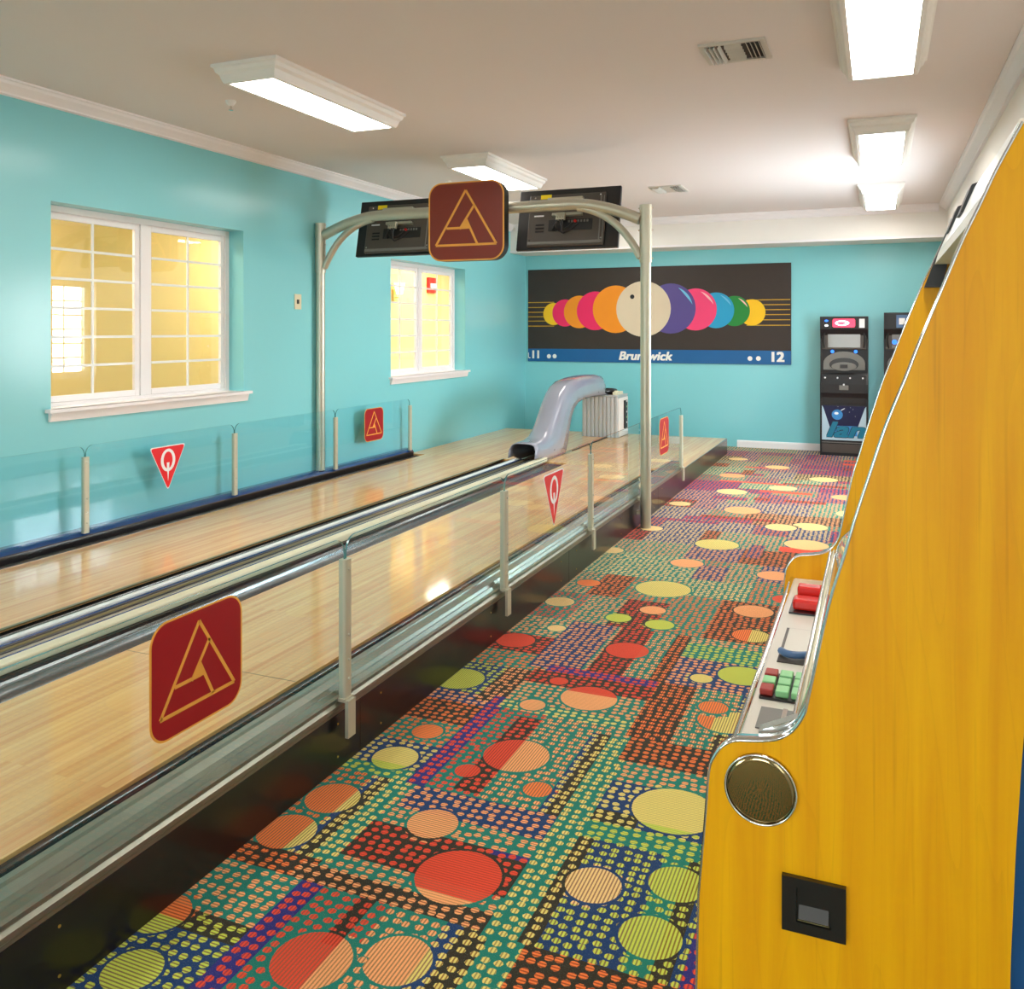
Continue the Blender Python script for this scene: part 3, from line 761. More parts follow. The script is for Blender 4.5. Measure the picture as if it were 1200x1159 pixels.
for k in range(6):
    g = glass_panel(rb, AX, PR[k]+.004, PR[k+1]-.004, .266, .845)
    c = (PR[k]+PR[k+1])/2
    fn = lambda u, v, t, c=c: (AX+.0045+t, c+u, v+.0)
    if k == 1 or k == 5:
        d = MB(); cz = .64 if k == 1 else .648
        tri_logo(d, lambda u, v, t, c=c, cz=cz: (AX+.0045+t, c-.02+u, cz+v), .37, .33, .001)
        d.build('triangle_decal', [M['maroon'], M['gold']], g)
    if k == 3:
        d = MB(); q_logo(d, lambda u, v, t, c=c: (AX+.0045+t, c+u, .60+v), .37*.72*1.35, .001)
        d.build('red_triangle_decal', [M['red'], M['white']], g)

# left barrier -----------------------------------------------------------------
LXG = -4.852
lb_ = empty('glass_barrier', (LXG, 4, .25), 'clear glass barrier on the blue rail against the aqua wall', 'barrier')
MB().prism([(XW+.002, .0), (XW+.002, .275), (-4.90, .275), (-4.872, .262), (-4.856, .245), (-4.856, .0)], 'y', Y0, 8.72).build('blue_rail', M['bluerail'], lb_)
MB().prism([(-4.8555, .10), (-4.8515, .10), (-4.8515, .238), (-4.8555, .244)], 'y', Y0, 8.72).build('black_strip', M['black'], lb_)
PL = [-.06, 1.40, 2.83, 4.27, 5.73, 7.17, 8.63]
for y in PL:
    p = MB().prism(rrect(LXG+.004, y, .034, .044, .010, 4), 'z', .262, .765).build('post', M['post'], lb_, bevel=.002)
    for zz in (.73, .49, .40, .33): MB().disc((LXG+.021, y, zz), (1, 0, 0), .0065, .005, 10, r2=.005).build('bolt', M['metal'], p)
for k in range(6):
    g = glass_panel(lb_, LXG, PL[k]+.004, PL[k+1]-.004, .278, .840)
    c = (PL[k]+PL[k+1])/2
    if k == 3:
        d = MB(); q_logo(d, lambda u, v, t, c=c: (LXG+.0045+t, c+u, .60+v), .27*1.32, .001)
        d.build('red_triangle_decal', [M['red'], M['white']], g)
    if k == 5 or k == 1:
        d = MB(); tri_logo(d, lambda u, v, t, c=c: (LXG+.0045+t, c-.03+u, .628+v), .37, .34, .001)
        d.build('triangle_decal', [M['maroon'], M['gold']], g)

# ------------------------------------------------------------------ overhead arch
AY = 7.005; PXR, PXL = -1.750, -4.907
ar = empty('overhead_arch', (-3.33, AY, 0), 'silver tube arch spanning both lanes and holding the monitors', 'arch')
for px, z0 in ((PXR, .0), (PXL, .275)):
    pl = MB().tube([(px, AY, z0), (px, AY, 2.2)], .043, 24).build('pole', M['metal'], ar)
    MB().tube([(px, AY, 2.155), (px, AY, 2.625)], .050, 24).build('sleeve', M['metal'], pl)
    for zz in (2.60, 2.42, 2.19):
        MB().tube([(px-.062, AY, zz), (px+.062, AY, zz)], .006, 8).build('bolt', M['chrome'], pl)
for zz in (.12, .23):
    MB().box(XP+.0125, PXR-.042, AY-.02, AY+.02, zz-.014, zz+.014).build('wall_clamp', M['post'], ar)
def bez(p0, p1, p2, n=12):
    return [tuple((1-t)**2*a+2*t*(1-t)*b+t*t*c for a, b, c in zip(p0, p1, p2)) for t in [i/n for i in range(n+1)]]
BZ = 2.665
MB().tube([(-4.22, AY, BZ), (-2.44, AY, BZ)], .050, 24).build('crossbeam', M['metal'], ar)
MB().tube([(-2.46, AY, BZ)]+bez((-2.40, AY, BZ), (-2.13, AY, BZ), (PXR-.045, AY, 2.51)), .048, 20).build('arm', M['metal'], ar)
MB().tube([(-4.20, AY, BZ)]+bez((-4.26, AY, BZ), (-4.52, AY, BZ), (PXL+.045, AY, 2.51)), .048, 20).build('arm', M['metal'], ar)
MB().tube(bez((-2.33, AY, BZ-.03), (-1.98, AY, 2.58), (PXR-.045, AY, 2.20)), .032, 18).build('brace', M['metal'], ar)
MB().tube(bez((-4.33, AY, BZ-.03), (-4.68, AY, 2.58), (PXL+.045, AY, 2.20)), .032, 18).build('brace', M['metal'], ar)

# logo sign
sg = empty('logo_sign', (-3.335, AY-.10, 2.21), 'large maroon sign with gold triangle logo, centred on the overhead arch', 'sign')
mb = MB(); mb.prism(rrect(-3.30, 2.552, .725, .685, .13), 'y', AY-.15, AY-.055)
mb.build('sign_box', M['blackplastic'], sg, bevel=.004)
mb = MB(); tri_logo(mb, lambda u, v, t: (-3.30+u, AY-.1505-t, 2.552+v), .725, .685, .002)
mb.build('sign_face', [M['maroonbrown'], M['gold']], sg)

# monitors
def monitor(cx, label, seed):
    yT = AY+.20; tilt = math.radians(12); W, H = .93, .55; cz = 2.575
    o = empty('monitor', (cx, yT, cz-H/2), label, 'monitor', 'black flat monitors hung on the arch')
    def fn(u, v, t):   # u right, v up along panel, t out toward camera (back side)
        c, s = math.cos(tilt), math.sin(tilt)
        return (cx+u, yT+.05+v*s-t*c, cz+v*c+t*s)
    def bx(mb, u0, u1, v0, v1, t0, t1, mi=0):
        v = [fn(a, b, t) for t in (t0, t1) for (a, b) in ((u0, v0), (u1, v0), (u1, v1), (u0, v1))]
        mb.add(v, [(0, 3, 2, 1), (4, 5, 6, 7), (0, 1, 5, 4), (1, 2, 6, 5), (2, 3, 7, 6), (3, 0, 4, 7)], mi)
    m = MB(); bx(m, -W/2, W/2, -H/2, H/2, -.02, .02); h = m.build('housing', M['blackplastic'], o, bevel=.006)
    m = MB(); bx(m, -W/2+.02, W/2-.02, -H/2+.02, H/2-.02, -.0215, -.0202); m.build('screen', M['black'], o)
    m = MB(); bx(m, -W/2+.11, W/2-.12, -H/2+.02, H/2-.06, .02, .055); m.build('back_cover', M['greyplastic'], o, bevel=.01)
    m = MB(); bx(m, -.16, .24, -.12, -.02, .0552, .060); pp = m.build('port_panel', M['blackplastic'], o, bevel=.002)
    for k in range(7): 
        m = MB(); bx(m, .02+k*.028, .036+k*.028, -.05, -.03, .0602, .064); m.build('port', M['midgrey'], pp)
    m = MB(); bx(m, -.28, -.20, -.10, -.085, .0552, .058); bx(m, -.28, -.20, -.07, -.055, .0552, .058); bx(m, -.28, -.20, -.13, -.115, .0552, .058); m.build('vent_slots', M['black'], o)
    m = MB(); bx(m, -W/2+.12, W/2-.14, -H/2+.035, -H/2+.06, .0552, .062); m.build('lower_ledge', M['midgrey'], o, bevel=.003)
    m = MB(); bx(m, -.25, -.15, .175, .215, .0552, .057); m.build('warning_tag', M['yellowtag'], o)
    m = MB(); bx(m, -.30, -.21, .015, .028, .0552, .057); m.build('label_tag', M['white'], o)
    m = MB(); bx(m, -.17, .15, .14, .17, .0552, .10); bx(m, -.12, .15, .005, .03, .0552, .10); m.build('mount_bracket', M['metal'], o, bevel=.002)
    m = MB(); bx(m, -.07, .01, -.045, .02, .1002, .135); m.build('clamp', M['metal'], o, bevel=.003)
    m = MB()
    for (a, b, c, d) in ((-.03, .0, .06, -.06), (-.05, .0, -.1, -.08), (.0, .0, .02, -.12)):
        q = bez(fn(a, b-.02, .13), fn((a+c)/2-.06, (b+d)/2-.16, .10), fn(c, d, .064)); m.tube(q, .007, 6)
    m.tube(bez(fn(-.1, -.08, .066), fn(0, -.22, .09), fn(.12, -.05, .066)), .005, 6)
    m.build('cable', M['black'], o)
    m = MB(); m.tube([fn(.09, -.045, .064), fn(.09, -.045, .085)], .012, 12); m.build('red_plug', M['redpaint'], o)
    m = MB(); bx(m, .30, .31, -.24, .18, .0552, .062); bx(m, .33, .335, -.24, .18, .0552, .060); m.build('cover_rib', M['midgrey'], o)
    for u, v in ((-.33, -.20), (.32, -.20), (-.30, .19), (.30, .19)):
        m = MB(); m.tube([fn(u, v, .0552), fn(u, v, .059)], .007, 8); m.build('screw', M['chrome'], o)
monitor(-4.165, 'black monitor seen from behind, left of the logo sign', 1)
monitor(-2.500, 'black monitor seen from behind, right of the logo sign', 2)

# ------------------------------------------------------------------ ball lift hood
hd = empty('ball_lift_hood', (-3.45, 9.2, ZD), 'curved glossy grey hood that carries balls up to the rack', 'ball lift')
RINGS = [((8.50, .262), (8.55, .415)), ((8.62, .262), (8.66, .42)), ((8.64, .262), (8.68, .42)), ((8.83, .205), (8.83, .425)), ((9.10, .202), (8.98, .455)), ((9.30, .202), (9.07, .51)), ((9.47, .204), (9.15, .58)), ((9.545, .31), (9.24, .67)), ((9.59, .41), (9.32, .74)),
         ((9.64, .51), (9.40, .81)), ((9.70, .61), (9.52, .90)), ((9.79, .69), (9.65, .965)), ((9.93, .75), (9.83, 1.01)), ((10.15, .778), (10.08, 1.035)),
         ((10.45, .78), (10.42, 1.045)), ((10.80, .772), (10.80, 1.042)), ((11.03, .765), (11.02, 1.02)), ((11.08, .765), (11.06, .985))]
SEC = [(-1, 0), (-1, .30), (-1, .52), (-.97, .62), (-.92, .68), (-.90, .76), (-.84, .86), (-.70, .95), (-.45, .99), (0, 1), (.45, .99), (.70, .95), (.84, .86), (.90, .76), (.92, .68), (.97, .62), (1, .52), (1, .30), (1, 0)]
mb = MB(); v = []
hw = .152
for (b, t) in RINGS:
    for (u, w) in SEC: v.append((-3.45+u*hw, b[0]+(t[0]-b[0])*w, b[1]+(t[1]-b[1])*w))
ns = len(SEC); f = []
for i in range(len(RINGS)-1):
    for k in range(ns-1): f.append((i*ns+k, i*ns+k+1, (i+1)*ns+k+1, (i+1)*ns+k))
mb.add(v, f, 0, True)
# underside (from the rise onward) and end cap
f = []
for i in range(6, len(RINGS)-1): f.append((i*ns, (i+1)*ns, (i+1)*ns+ns-1, i*ns+ns-1))
f.append(tuple((len(RINGS)-1)*ns+k for k in range(ns)))
mb.add(v, f, 0, False)
hsh = mb.build('hood_shell', M['hood'], hd, solid=.006)
MB().box(-3.59, -3.31, 9.2, 9.22, .262, .40).build('inner_wall', M['black'], hd)
for s_ in (-1, 1):
    for (y, z) in ((9.10, .29), (10.75, .82), (11.0, .85)):
        MB().disc((-3.45+s_*(hw+.001), y, z), (s_, 0, 0), .008, .004, 10).build('screw', M['blackplastic'], hd)
# end rack
rk = empty('ball_rack', (-3.39, 11.3, ZD), 'light grey ribbed ball rack box at the end of the grey hood', 'ball rack')
x0, x1, y0, y1, z1 = -3.64, -3.15, 11.12, 11.60, .735
pts = []; n = 9; w = (x1-x0)/n
for k in range(n):
    a = x0+k*w
    pts += [(a, y0+.012), (a+w*.25, y0), (a+w*.75, y0), (a+w, y0+.012)]
pts += [(x1, y1), (x0, y1)]
mb = MB(); mb.prism(pts, 'z', ZD+.001, z1); mb.build('rack_body', M['rackgrey'], rk)
mb = MB(); mb.box(x1+.001, x1+.012, y0+.02, y1-.02, ZD+.01, z1-.02); mb.build('side_plate', M['white_paint'], rk, bevel=.002)
mb = MB(); mb.box(x1+.013, x1+.035, y0+.24, y0+.36, ZD+.10, z1-.06); cs = mb.build('control_strip', M['blackplastic'], rk, bevel=.004)
for k in range(5): MB().disc((x1+.035, y0+.30, ZD+.18+.07*k), (1, 0, 0), .012, .006, 12).build('knob', M['greenbtn'] if k % 2 else M['white'], cs)
mb = MB(); mb.box(x0-.005, x1+.005, y0-.004, y1+.004, z1, z1+.018); mb.build('top_rim', M['rackgrey'], rk, bevel=.005)
ring = [(-3.44+.19*math.cos(2*PI*k/32), 11.36+.19*math.sin(2*PI*k/32), z1+.065) for k in range(33)]
mb = MB(); mb.tube(ring, .022, 10, caps=False).disc((-3.44, 11.36, z1+.02), (0, 0, 1), .18, .03); mb.build('ball_tray', M['black'], rk)
mb = MB(); mb.box(-3.24, -3.17, 11.18, 11.45, z1+.018, z1+.06); mb.box(-3.23, -3.18, 11.22, 11.27, z1+.06, z1+.075); mb.build('top_console', M['cream'], rk, bevel=.006)

# ------------------------------------------------------------------ wall banner
bn = empty('bowling_banner', (-3.0, YE, 1.14), 'wide dark wall panel picturing a row of coloured bowling balls', 'wall panel')
BX0, BX1, BZ0, BZ1 = -4.905, -1.09, 1.142, 2.522
MB().box(BX0, BX1, YE-.022, YE, BZ0, BZ1).build('board', mat('dark brown print', (54, 44, 38), .45, var=.06), bn, bevel=.002)
cols = {}
def ballmat(name, rgb):
    m, nt, p = newmat(name)
    tc = N(nt, 'ShaderNodeTexCoord'); nz = N(nt, 'ShaderNodeTexNoise', {'Vector': tc.outputs['Object'], 'Scale': 3.0})
    c = lin(rgb); nt.links.new(mixc(nt, nz.outputs[0], c, tuple(x*.86 for x in c[:3])+(1,)), p.inputs['Base Color']); p.inputs['Roughness'].default_value = .45
    return m
BM = {'y': (252, 200, 14), 'p': (246, 34, 100), 'o': (252, 152, 20), 'w': (226, 208, 178), 'v': (86, 72, 140), 'p2': (244, 64, 118), 'b': (30, 160, 205), 'g': (20, 132, 50), 'hl': (250, 190, 190), 'band': (10, 96, 156), 'white': (246, 244, 236), 'blk': (16, 14, 14), 'line': (206, 160, 24), 'hlb': (110, 190, 225)}
keys = list(BM); mats = [ballmat('print '+k, BM[k]) for k in keys]
mi = {k: i for i, k in enumerate(keys)}
# picture coordinates: zoomed photo pixels -> metres
def bu(px): return BX0+(px-63)/(1123-63)*(BX1-BX0)
def bv(py, px):
    tt = (px-63)/1060; top = 88-26*tt; bot = 452+20*tt
    return BZ1-(py-top)/(bot-top)*(BZ1-BZ0)
sc = (BX1-BX0)/1060
mb = MB(); ly = YE-.0222
def fnb(u, v, t): return (u, ly-t, v)
poly2(mb, [(BX0+.002, BZ0+.002), (BX1-.002, BZ0+.002), (BX1-.002, BZ0+.19), (BX0+.002, BZ0+.19)], fnb, mi['band'], 0, .0006)
for py in (218, 238, 257, 275, 292, 312):
    bar2(mb, (bu(64), bv(py, 64)), (bu(180), bv(py, 64)), .011, fnb, mi['line'], 0, .0004)
for py in (210, 230, 250, 270, 291, 313):
    bar2(mb, (bu(960), bv(py, 1120)), (bu(1120), bv(py, 1120)), .011, fnb, mi['line'], 0, .0004)
def ball(cx, cy, r, k, t, ry=1.0, hl=None):
    c = (bu(cx), bv(cy, cx)); R = r*sc
    poly2(mb, [(c[0]+R*math.cos(2*PI*i/40), c[1]+R*ry*math.sin(2*PI*i/40)) for i in range(40)], fnb, mi[k], 0, t)
    if hl:
        a0, a1, mk = hl; pts = []
        for i in range(9):
            a = math.radians(a0+(a1-a0)*i/8); pts.append((c[0]+R*.88*math.cos(a), c[1]+R*.88*math.sin(a)))
        for i in range(9):
            a = math.radians(a1-(a1-a0)*i/8); q = .88-.10*math.sin(PI*i/8); pts.append((c[0]+R*q*math.cos(a), c[1]+R*q*math.sin(a)))
        poly2(mb, pts, fnb, mi[mk], t, t+.0003)
ball(178, 264, 46, 'y', .0008); ball(228, 260, 56, 'p', .0012); ball(290, 256, 67, 'o', .0016); ball(358, 252, 79, 'p', .0020); ball(444, 246, 96, 'o', .0024)
ball(980, 261, 50, 'y', .0008); ball(915, 255, 58, 'g', .0012, hl=(15, 75, 'hl')); ball(845, 252, 69, 'b', .0016, hl=(15, 75, 'hlb')); ball(766, 248, 82, 'p2', .0020, hl=(15, 75, 'hl')); ball(668, 244, 99, 'v', .0024, hl=(10, 70, 'hlb'))
ball(558, 245, 111, 'w', .0030)
for (a, b, r) in ((513, 196, 9), (563, 281, 8)):
    c = (bu(a), bv(b, a)); poly2(mb, [(c[0]+r*sc*math.cos(2*PI*i/16), c[1]+r*sc*math.sin(2*PI*i/16)) for i in range(16)], fnb, mi['blk'], .003, .0036)
for (a, b) in ((157, 433), (182, 433), (973, 446), (1004, 446)):
    c = (bu(a), bv(b, a)); r = 9; poly2(mb, [(c[0]+r*sc*math.cos(2*PI*i/16), c[1]+r*sc*math.sin(2*PI*i/16)) for i in range(16)], fnb, mi['white'], .0006, .0012)
def tfn(ox, oz): return lambda x, y, z: (ox+x, ly-.0012-z, oz+y)
add_text(mb, 'Brunswick', tfn(bu(563), BZ0+.093), mi['white'], size=.17, shear=.22, width=1.08, bold=.0065)
add_text(mb, '11', tfn(bu(98), BZ0+.098), mi['white'], size=.16, bold=.008)
add_text(mb, '12', tfn(bu(1071), BZ0+.098), mi['white'], size=.18, width=1.1, bold=.009)
mb.box(bu(63)+.004, bu(66)+.004, ly-.002, ly, BZ0+.05, BZ0+.13, mi['white'])
mb.box(bu(68), bu(74), ly-.002, ly, BZ0+.045, BZ0+.06, mi['white'])
mb.build('printed_picture', mats, bn)

# ------------------------------------------------------------------ arcade units at the end wall
def dart(x0, label, full, cat='arcade machine'):
    W = .575; x1 = x0+W; yf = 11.98; yb = YE-.02
    o = empty('arcade_machine', ((x0+x1)/2, (yf+yb)/2, 0), label, cat)
    H = 1.785 if full else 1.83
    prof = [(yf, 0), (yf, .72), (yf-.02, .80), (yf-.02, .92), (yf+.06, 1.06), (yf+.06, 1.50), (yf, 1.62), (yf, H), (yb, H), (yb, 0)]
    def pf(z):
        for (a, b) in zip(prof[:8], prof[1:8]):
            if a[1] <= z <= b[1]: return a[0]+(b[0]-a[0])*(z-a[1])/(b[1]-a[1]+1e-9)
        return yf
    mb = MB()
    mb.prism(prof, 'x', x0, x0+.02); mb.prism(prof, 'x', x1-.02, x1); mb.build('side_panel', M['blackplastic'], o, bevel=.003)
    MB().prism([(a+.012, b) for a, b in prof[:8]]+[(yb, H-.002), (yb, 0)], 'x', x0+.02, x1-.02).build('body', M['blackplastic'], o)
    a, b = x0+.022, x1-.022
    yy = yf+.012
    MB().box(a, b, yy-.008, yy-.0005, .04, .15).build('kick_plate', M['greyplastic'], o, bevel=.002)
    MB().box(a, b, yy-.009, yy-.0005, .165, .175).build('trim_strip', M['midgrey'], o)
    bx = MB()
    # illustrated lower panel
    if full:
        gm = [mat('poster navy', (8, 18, 66), .3, var=.1), mat('poster pale blue', (186, 214, 226), .3, var=.04), mat('poster blue planet', (60, 150, 220), .3, var=.3, vscale=14), mat('poster teal letters', (20, 128, 158), .3, var=.1), mat('poster white', (240, 246, 250), .3, var=.01), mat('poster letter rim', (12, 60, 80), .3)]
        f2 = lambda u, v, t: (a+u*(b-a), yy-.004-t, .20+v*.44)
        bx.box(a, b, yy-.004, yy-.0005, .20, .64, 0)
        poly2(bx, [(0, 0), (1, 0), (1, .13), (0, .13)], f2, 1, 0, .0005)
        poly2(bx, [(0, 1), (0, 0), (.22, 0), (.20, .30), (.03, .95)], f2, 1, .0, .0006)
        poly2(bx, [(1, 1), (1, 0), (.80, 0), (.80, .35), (.97, .95)], f2, 1, .0, .0006)
        poly2(bx, [(.16, .1), (.84, .1), (.80, .42), (.24, .42)], f2, 2, .0, .0004)
        poly2(bx, [(.35+.125*math.cos(2*PI*i/28), .74+.15*math.sin(2*PI*i/28)) for i in range(28)], f2, 2, 0, .0009)
        poly2(bx, [(.33+.05*math.cos(2*PI*i/14), .78+.04*math.sin(2*PI*i/14)) for i in range(14)], f2, 4, .0009, .0013)
        poly2(bx, [(.44, .86), (.52, .92), (.52, .94), (.43, .88)], f2, 4, 0, .0010)
        for (u, v) in ((.62, .82), (.64, .95), (.36, .97), (.75, .7), (.7, .9)): poly2(bx, [(u, v), (u+.012, v), (u+.012, v+.012), (u, v+.012)], f2, 4, 0, .0010)
        cx_ = (a+b)/2+.005
        add_text(bx, 'Ian', lambda x, y, z: (cx_+x, yy-.0055-z, .325+y), 5, size=.27, shear=.28, width=1.45, bold=.018)
        add_text(bx, 'Ian', lambda x, y, z: (cx_+x, yy-.0075-z, .325+y), 3, size=.27, shear=.28, width=1.45, bold=.011)
        bx.build('illustrated_panel', gm, o)
    MB().box(a, b, yy-.006, yy-.0005, .665, .80).build('coin_door', M['black'], o, bevel=.002)
    MB().box((a+b)/2-.055, (a+b)/2+.055, pf(.88)-.006, pf(.88)+.02, .845, .905).build('coin_plate', M['midgrey'], o, bevel=.004)
    bt_ = MB()
    for k in range(4): bt_.disc((a+.04+k*(b-a-.08)/3, yf-.008, 1.0), (0, -1, 0), .011, .03, 12)
    # throw shelf with curved pod
    MB().prism([(yf-.02, .80), (yf-.02, .92), (yf-.012, 1.04), (yf+.10, 1.04), (yf+.10, .80)], 'x', a, b).build('shelf', M['blackplastic'], o, bevel=.004)
    bt_.build('select_buttons', M['white'], o)
    MB().box((a+b)/2-.01, (a+b)/2+.01, yf-.03, yf-.02, .905, .925).build('lock', M['white'], o)
    pod = MB(); cx = (a+b)/2
    arc = [(cx+.25*math.cos(math.radians(t)), 1.18+.155*math.sin(math.radians(t))) for t in range(0, 181, 12)]
    pod.prism(arc+[(cx-.25, 1.10), (cx+.25, 1.10)], 'y', yf+.035, yf+.075); pod.build('control_pod', M['midgrey'], o, bevel=.006)
    e1 = MB(); e1.prism([(cx+.175*math.cos(2*PI*k/32), 1.17+.085*math.sin(2*PI*k/32)) for k in range(32)], 'y', yf+.02, yf+.034); e1.build('oval_recess', M['black'], o)
    e2 = MB(); e2.prism([(cx+.15*math.cos(2*PI*k/32), 1.145+.055*math.sin(2*PI*k/32)) for k in range(32)], 'y', yf+.008, yf+.0198); e2.build('oval_panel', M['midgrey'], o)
    MB().box(cx-.045, cx+.045, yf-.004, yf+.0078, 1.125, 1.17).build('button_block', M['black'], o, bevel=.003)
    for s_ in (-1, 1):
        MB().disc((cx+s_*.14, yf+.058, 1.335), (0, -1, 0), .022, .012, 16).build('blue_button', M['bluelamp'], o)
    # screen
    MB().box(a, b, yf+.05, yf+.0718, 1.36, 1.62).build('screen_bezel', M['greyplastic'], o, bevel=.01)
    MB().box(a+.07, b-.07, yf+.044, yf+.0498, 1.385, 1.595).build('screen', M['screen'], o, bevel=.004)
    for s_ in (-1, 1):
        xx = cx+s_*(W/2-.055)
        MB().tube(bez((xx, yf+.045, 1.385), (xx+s_*.028, yf+.03, 1.49), (xx, yf+.045, 1.595)), .010, 8).build('bezel_grip', M['blackplastic'], o)
    # marquee
    MB().box(a, b, yf-.002, yf+.0118, 1.63, H-.012).build('marquee', M['blackplastic'], o, bevel=.002)
    if full:
        lg = MB(); f3 = lambda u, v, t: (cx+u, yf-.003-t, 1.70+v)
        poly2(lg, rrect(0, 0, .27, .11, .02), f3, 0, 0, .002)
        poly2(lg, [(-.02+.085*math.cos(2*PI*k/24), .034*math.sin(2*PI*k/24)) for k in range(24)], f3, 1, .002, .003)
        poly2(lg, [(-.03+.05*math.cos(2*PI*k/24), .016*math.sin(2*PI*k/24)) for k in range(24)], f3, 0, .003, .004)
        lg.build('lit_logo', [M['litred'], M['litwhite']], o)
        lg = MB(); poly2(lg, rrect(.215, -.003, .065, .115, .006), f3, 0, 0, .002); lg.build('score_card', M['white'], o)
        for k, (mm, zz) in enumerate((('bluelamp', .03), ('litwhite', -.03))):
            lg = MB(); lg.prism([(cx-.21+.022*math.cos(2*PI*i/18), 1.70+zz+.014*math.sin(2*PI*i/18)) for i in range(18)], 'y', yf-.008, yf-.003); lg.build('indicator_lamp', M[mm], o)
    else:
        lg = MB(); lg.box(a+.12, b-.12, yf-.006, yf-.0025, 1.64, H-.03, 0); lg.box(a+.15, a+.22, yf-.007, yf-.006, 1.68, 1.76, 1); lg.box(a+.20, a+.26, yf-.007, yf-.006, 1.65, 1.70, 2)
        lg.build('picture_plate', [M['blueplastic'], M['white'], M['black']], o)
        MB().disc((a+.10, yf+.038, 1.46), (0, -1, 0), .03, .008, 18).build('side_lamp', M['bluelamp'], o)
M['bluelamp'] = mat('blue indicator', (40, 110, 235), .3, emit=1.2, var=0)
M['litred'] = mat('lit red logo', (236, 60, 90), .3, emit=1.0, var=.1)
M['litwhite'] = mat('lit white logo', (240, 248, 255), .3, emit=1.2, var=0)
M['screen'] = mat('dull screen glass', (132, 130, 124), .18, var=.12, vscale=2, coat=.5)
dart(-.700, 'black arcade machine with teal lettering against the end wall', True)
dart(.060, 'partly hidden black arcade machine behind the yellow cabinet', False)

# ------------------------------------------------------------------ big wood arcade cabinet on the right
KY0, KY1, PT = 1.20, 2.27, .02
PF = [(-.234, 0), (-.232, .35), (-.228, .703), (-.225, .831), (-.216, .937), (-.211, 1.002), (-.204, 1.023), (-.193, 1.039), (-.177, 1.049), (-.152, 1.053), (-.124, 1.060), (-.103, 1.075),
      (-.088, 1.100), (-.083, 1.121), (-.074, 1.166), (-.065, 1.212), (-.053, 1.265), (-.040, 1.308), (-.027, 1.357), (-.010, 1.414), (.010, 1.480), (.032, 1.539),
      (.049, 1.587), (.073, 1.650), (.096, 1.710), (.115, 1.753), (.133, 1.795), (.160, 1.849)]
BACK = [(.185, 1.86), (.182, 1.70), (.176, 1.45), (.168, 1.25), (.157, 1.08), (.151, .975), (.146, .85), (.143, .70), (.145, .35), (.150, 0)]
def crom(P, n=3):
    out = []
    for i in range(len(P)-1):
        p0 = P[max(0, i-1)]; p1 = P[i]; p2 = P[i+1]; p3 = P[min(len(P)-1, i+2)]
        for k in range(n):
            t = k/n
            out.append(tuple(.5*((2*b)+(-a+c)*t+(2*a-5*b+4*c-d)*t*t+(-a+3*b-3*c+d)*t**3) for a, b, c, d in zip(p0, p1, p2, p3)))
    return out+[P[-1]]
PF = PF[:3]+crom(PF[3:])
cab = empty('arcade_cabinet', (.2, 1.73, 0), 'tall golden wood arcade cabinet filling the right foreground, with chrome edging', 'arcade cabinet')
for y0 in (KY0, KY1-PT):
    MB().prism(PF+BACK, 'y', y0, y0+PT).build('side_panel', M['laminate'], cab)
    t = MB()
    # edge moulding following the front profile
    n = len(PF); nor = []
    for i in range(n):
        a = Vector(PF[max(0, i-1)]); b = Vector(PF[min(n-1, i+1)]); d = (b-a).normalized(); nor.append(Vector((-d.y, d.x)))
    v = []
    for i in range(n):
        p0 = Vector(PF[i])+nor[i]*.0004; p1 = Vector(PF[i])+nor[i]*.0034
        v += [(p0.x, y0-.0008, p0.y), (p1.x, y0+.001, p1.y), (p1.x, y0+PT-.001, p1.y), (p0.x, y0+PT+.0008, p0.y)]
    f = []
    for i in range(n-1):
        for k in range(4): f.append((i*4+k, i*4+(k+1) % 4, (i+1)*4+(k+1) % 4, (i+1)*4+k))
    t.add(v, f, 0, True); t.build('edge_moulding', M['chrome'], cab)
ya, yb = KY0+PT+.001, KY1-PT-.001
# dark blue rear body
MB().prism([(.145, 0), (.145, 1.0), (.19, 1.25), (.19, 1.86), (.24, 1.95), (.70, 1.95), (.70, 0)], 'y', KY0+PT+.001, KY1-PT-.001).build('rear_body', M['navy'], cab)
MB().prism([(-.214, 0), (-.208, .70), (-.200, .94), (-.192, .97), (.14, .97), (.14, 0)], 'y', ya, yb).build('front_body', M['laminate'], cab)
# control deck
MB().prism([(-.200, .971), (-.198, .988), (-.188, .995), (-.101, .995), (-.101, .971)], 'y', ya, yb).build('control_deck', M['panelwhite'], cab)
MB().tube([(-.196, ya, .992), (-.196, yb, .992)], .006, 10).build('deck_edge_trim', M['chrome'], cab)
def deckbox(name, m, x0, x1, y0, y1, h=.003, zb=.9952, bev=.0):
    return MB().box(x0, x1, y0, y1, zb, zb+h).build(name, M[m], cab, bevel=bev)
deckbox('black_inset', 'black', -.168, -.108, 1.255, 1.345, .002)
deckbox('joystick_base', 'midgrey', -.160, -.115, 1.275, 1.33, .006, 0.9973, .003)
deckbox('grey_inset', 'midgrey', -.174, -.120, 1.375, 1.455, .002)
deckbox('slot_plate', 'chrome', -.140, -.133, 1.378, 1.452, .003, 0.9973)
kb = deckbox('key_base', 'black', -.182, -.108, 1.488, 1.60, .004)
for i in range(3):
    for j in range(3):
        mm = 'redbtn' if (i == 0 and j != 1) else 'greenbtn'
        MB().box(-.182+i*.025, -.161+i*.025, 1.494+j*.035, 1.523+j*.035, 0.9994, 1.010).build('key', M[mm], kb, bevel=.002)
deckbox('glass_recess', 'greyplastic', -.172, -.108, 1.665, 1.860, .002)
deckbox('recess_plate', 'panelwhite', -.166, -.115, 1.72, 1.85, .003, 0.9973)
mb = MB(); mb.tube(bez((-.168, 1.70, 1.005), (-.150, 1.665, 1.007), (-.116, 1.70, 1.005)), .007, 8); mb.build('blue_lever', M['blueplastic'], cab)
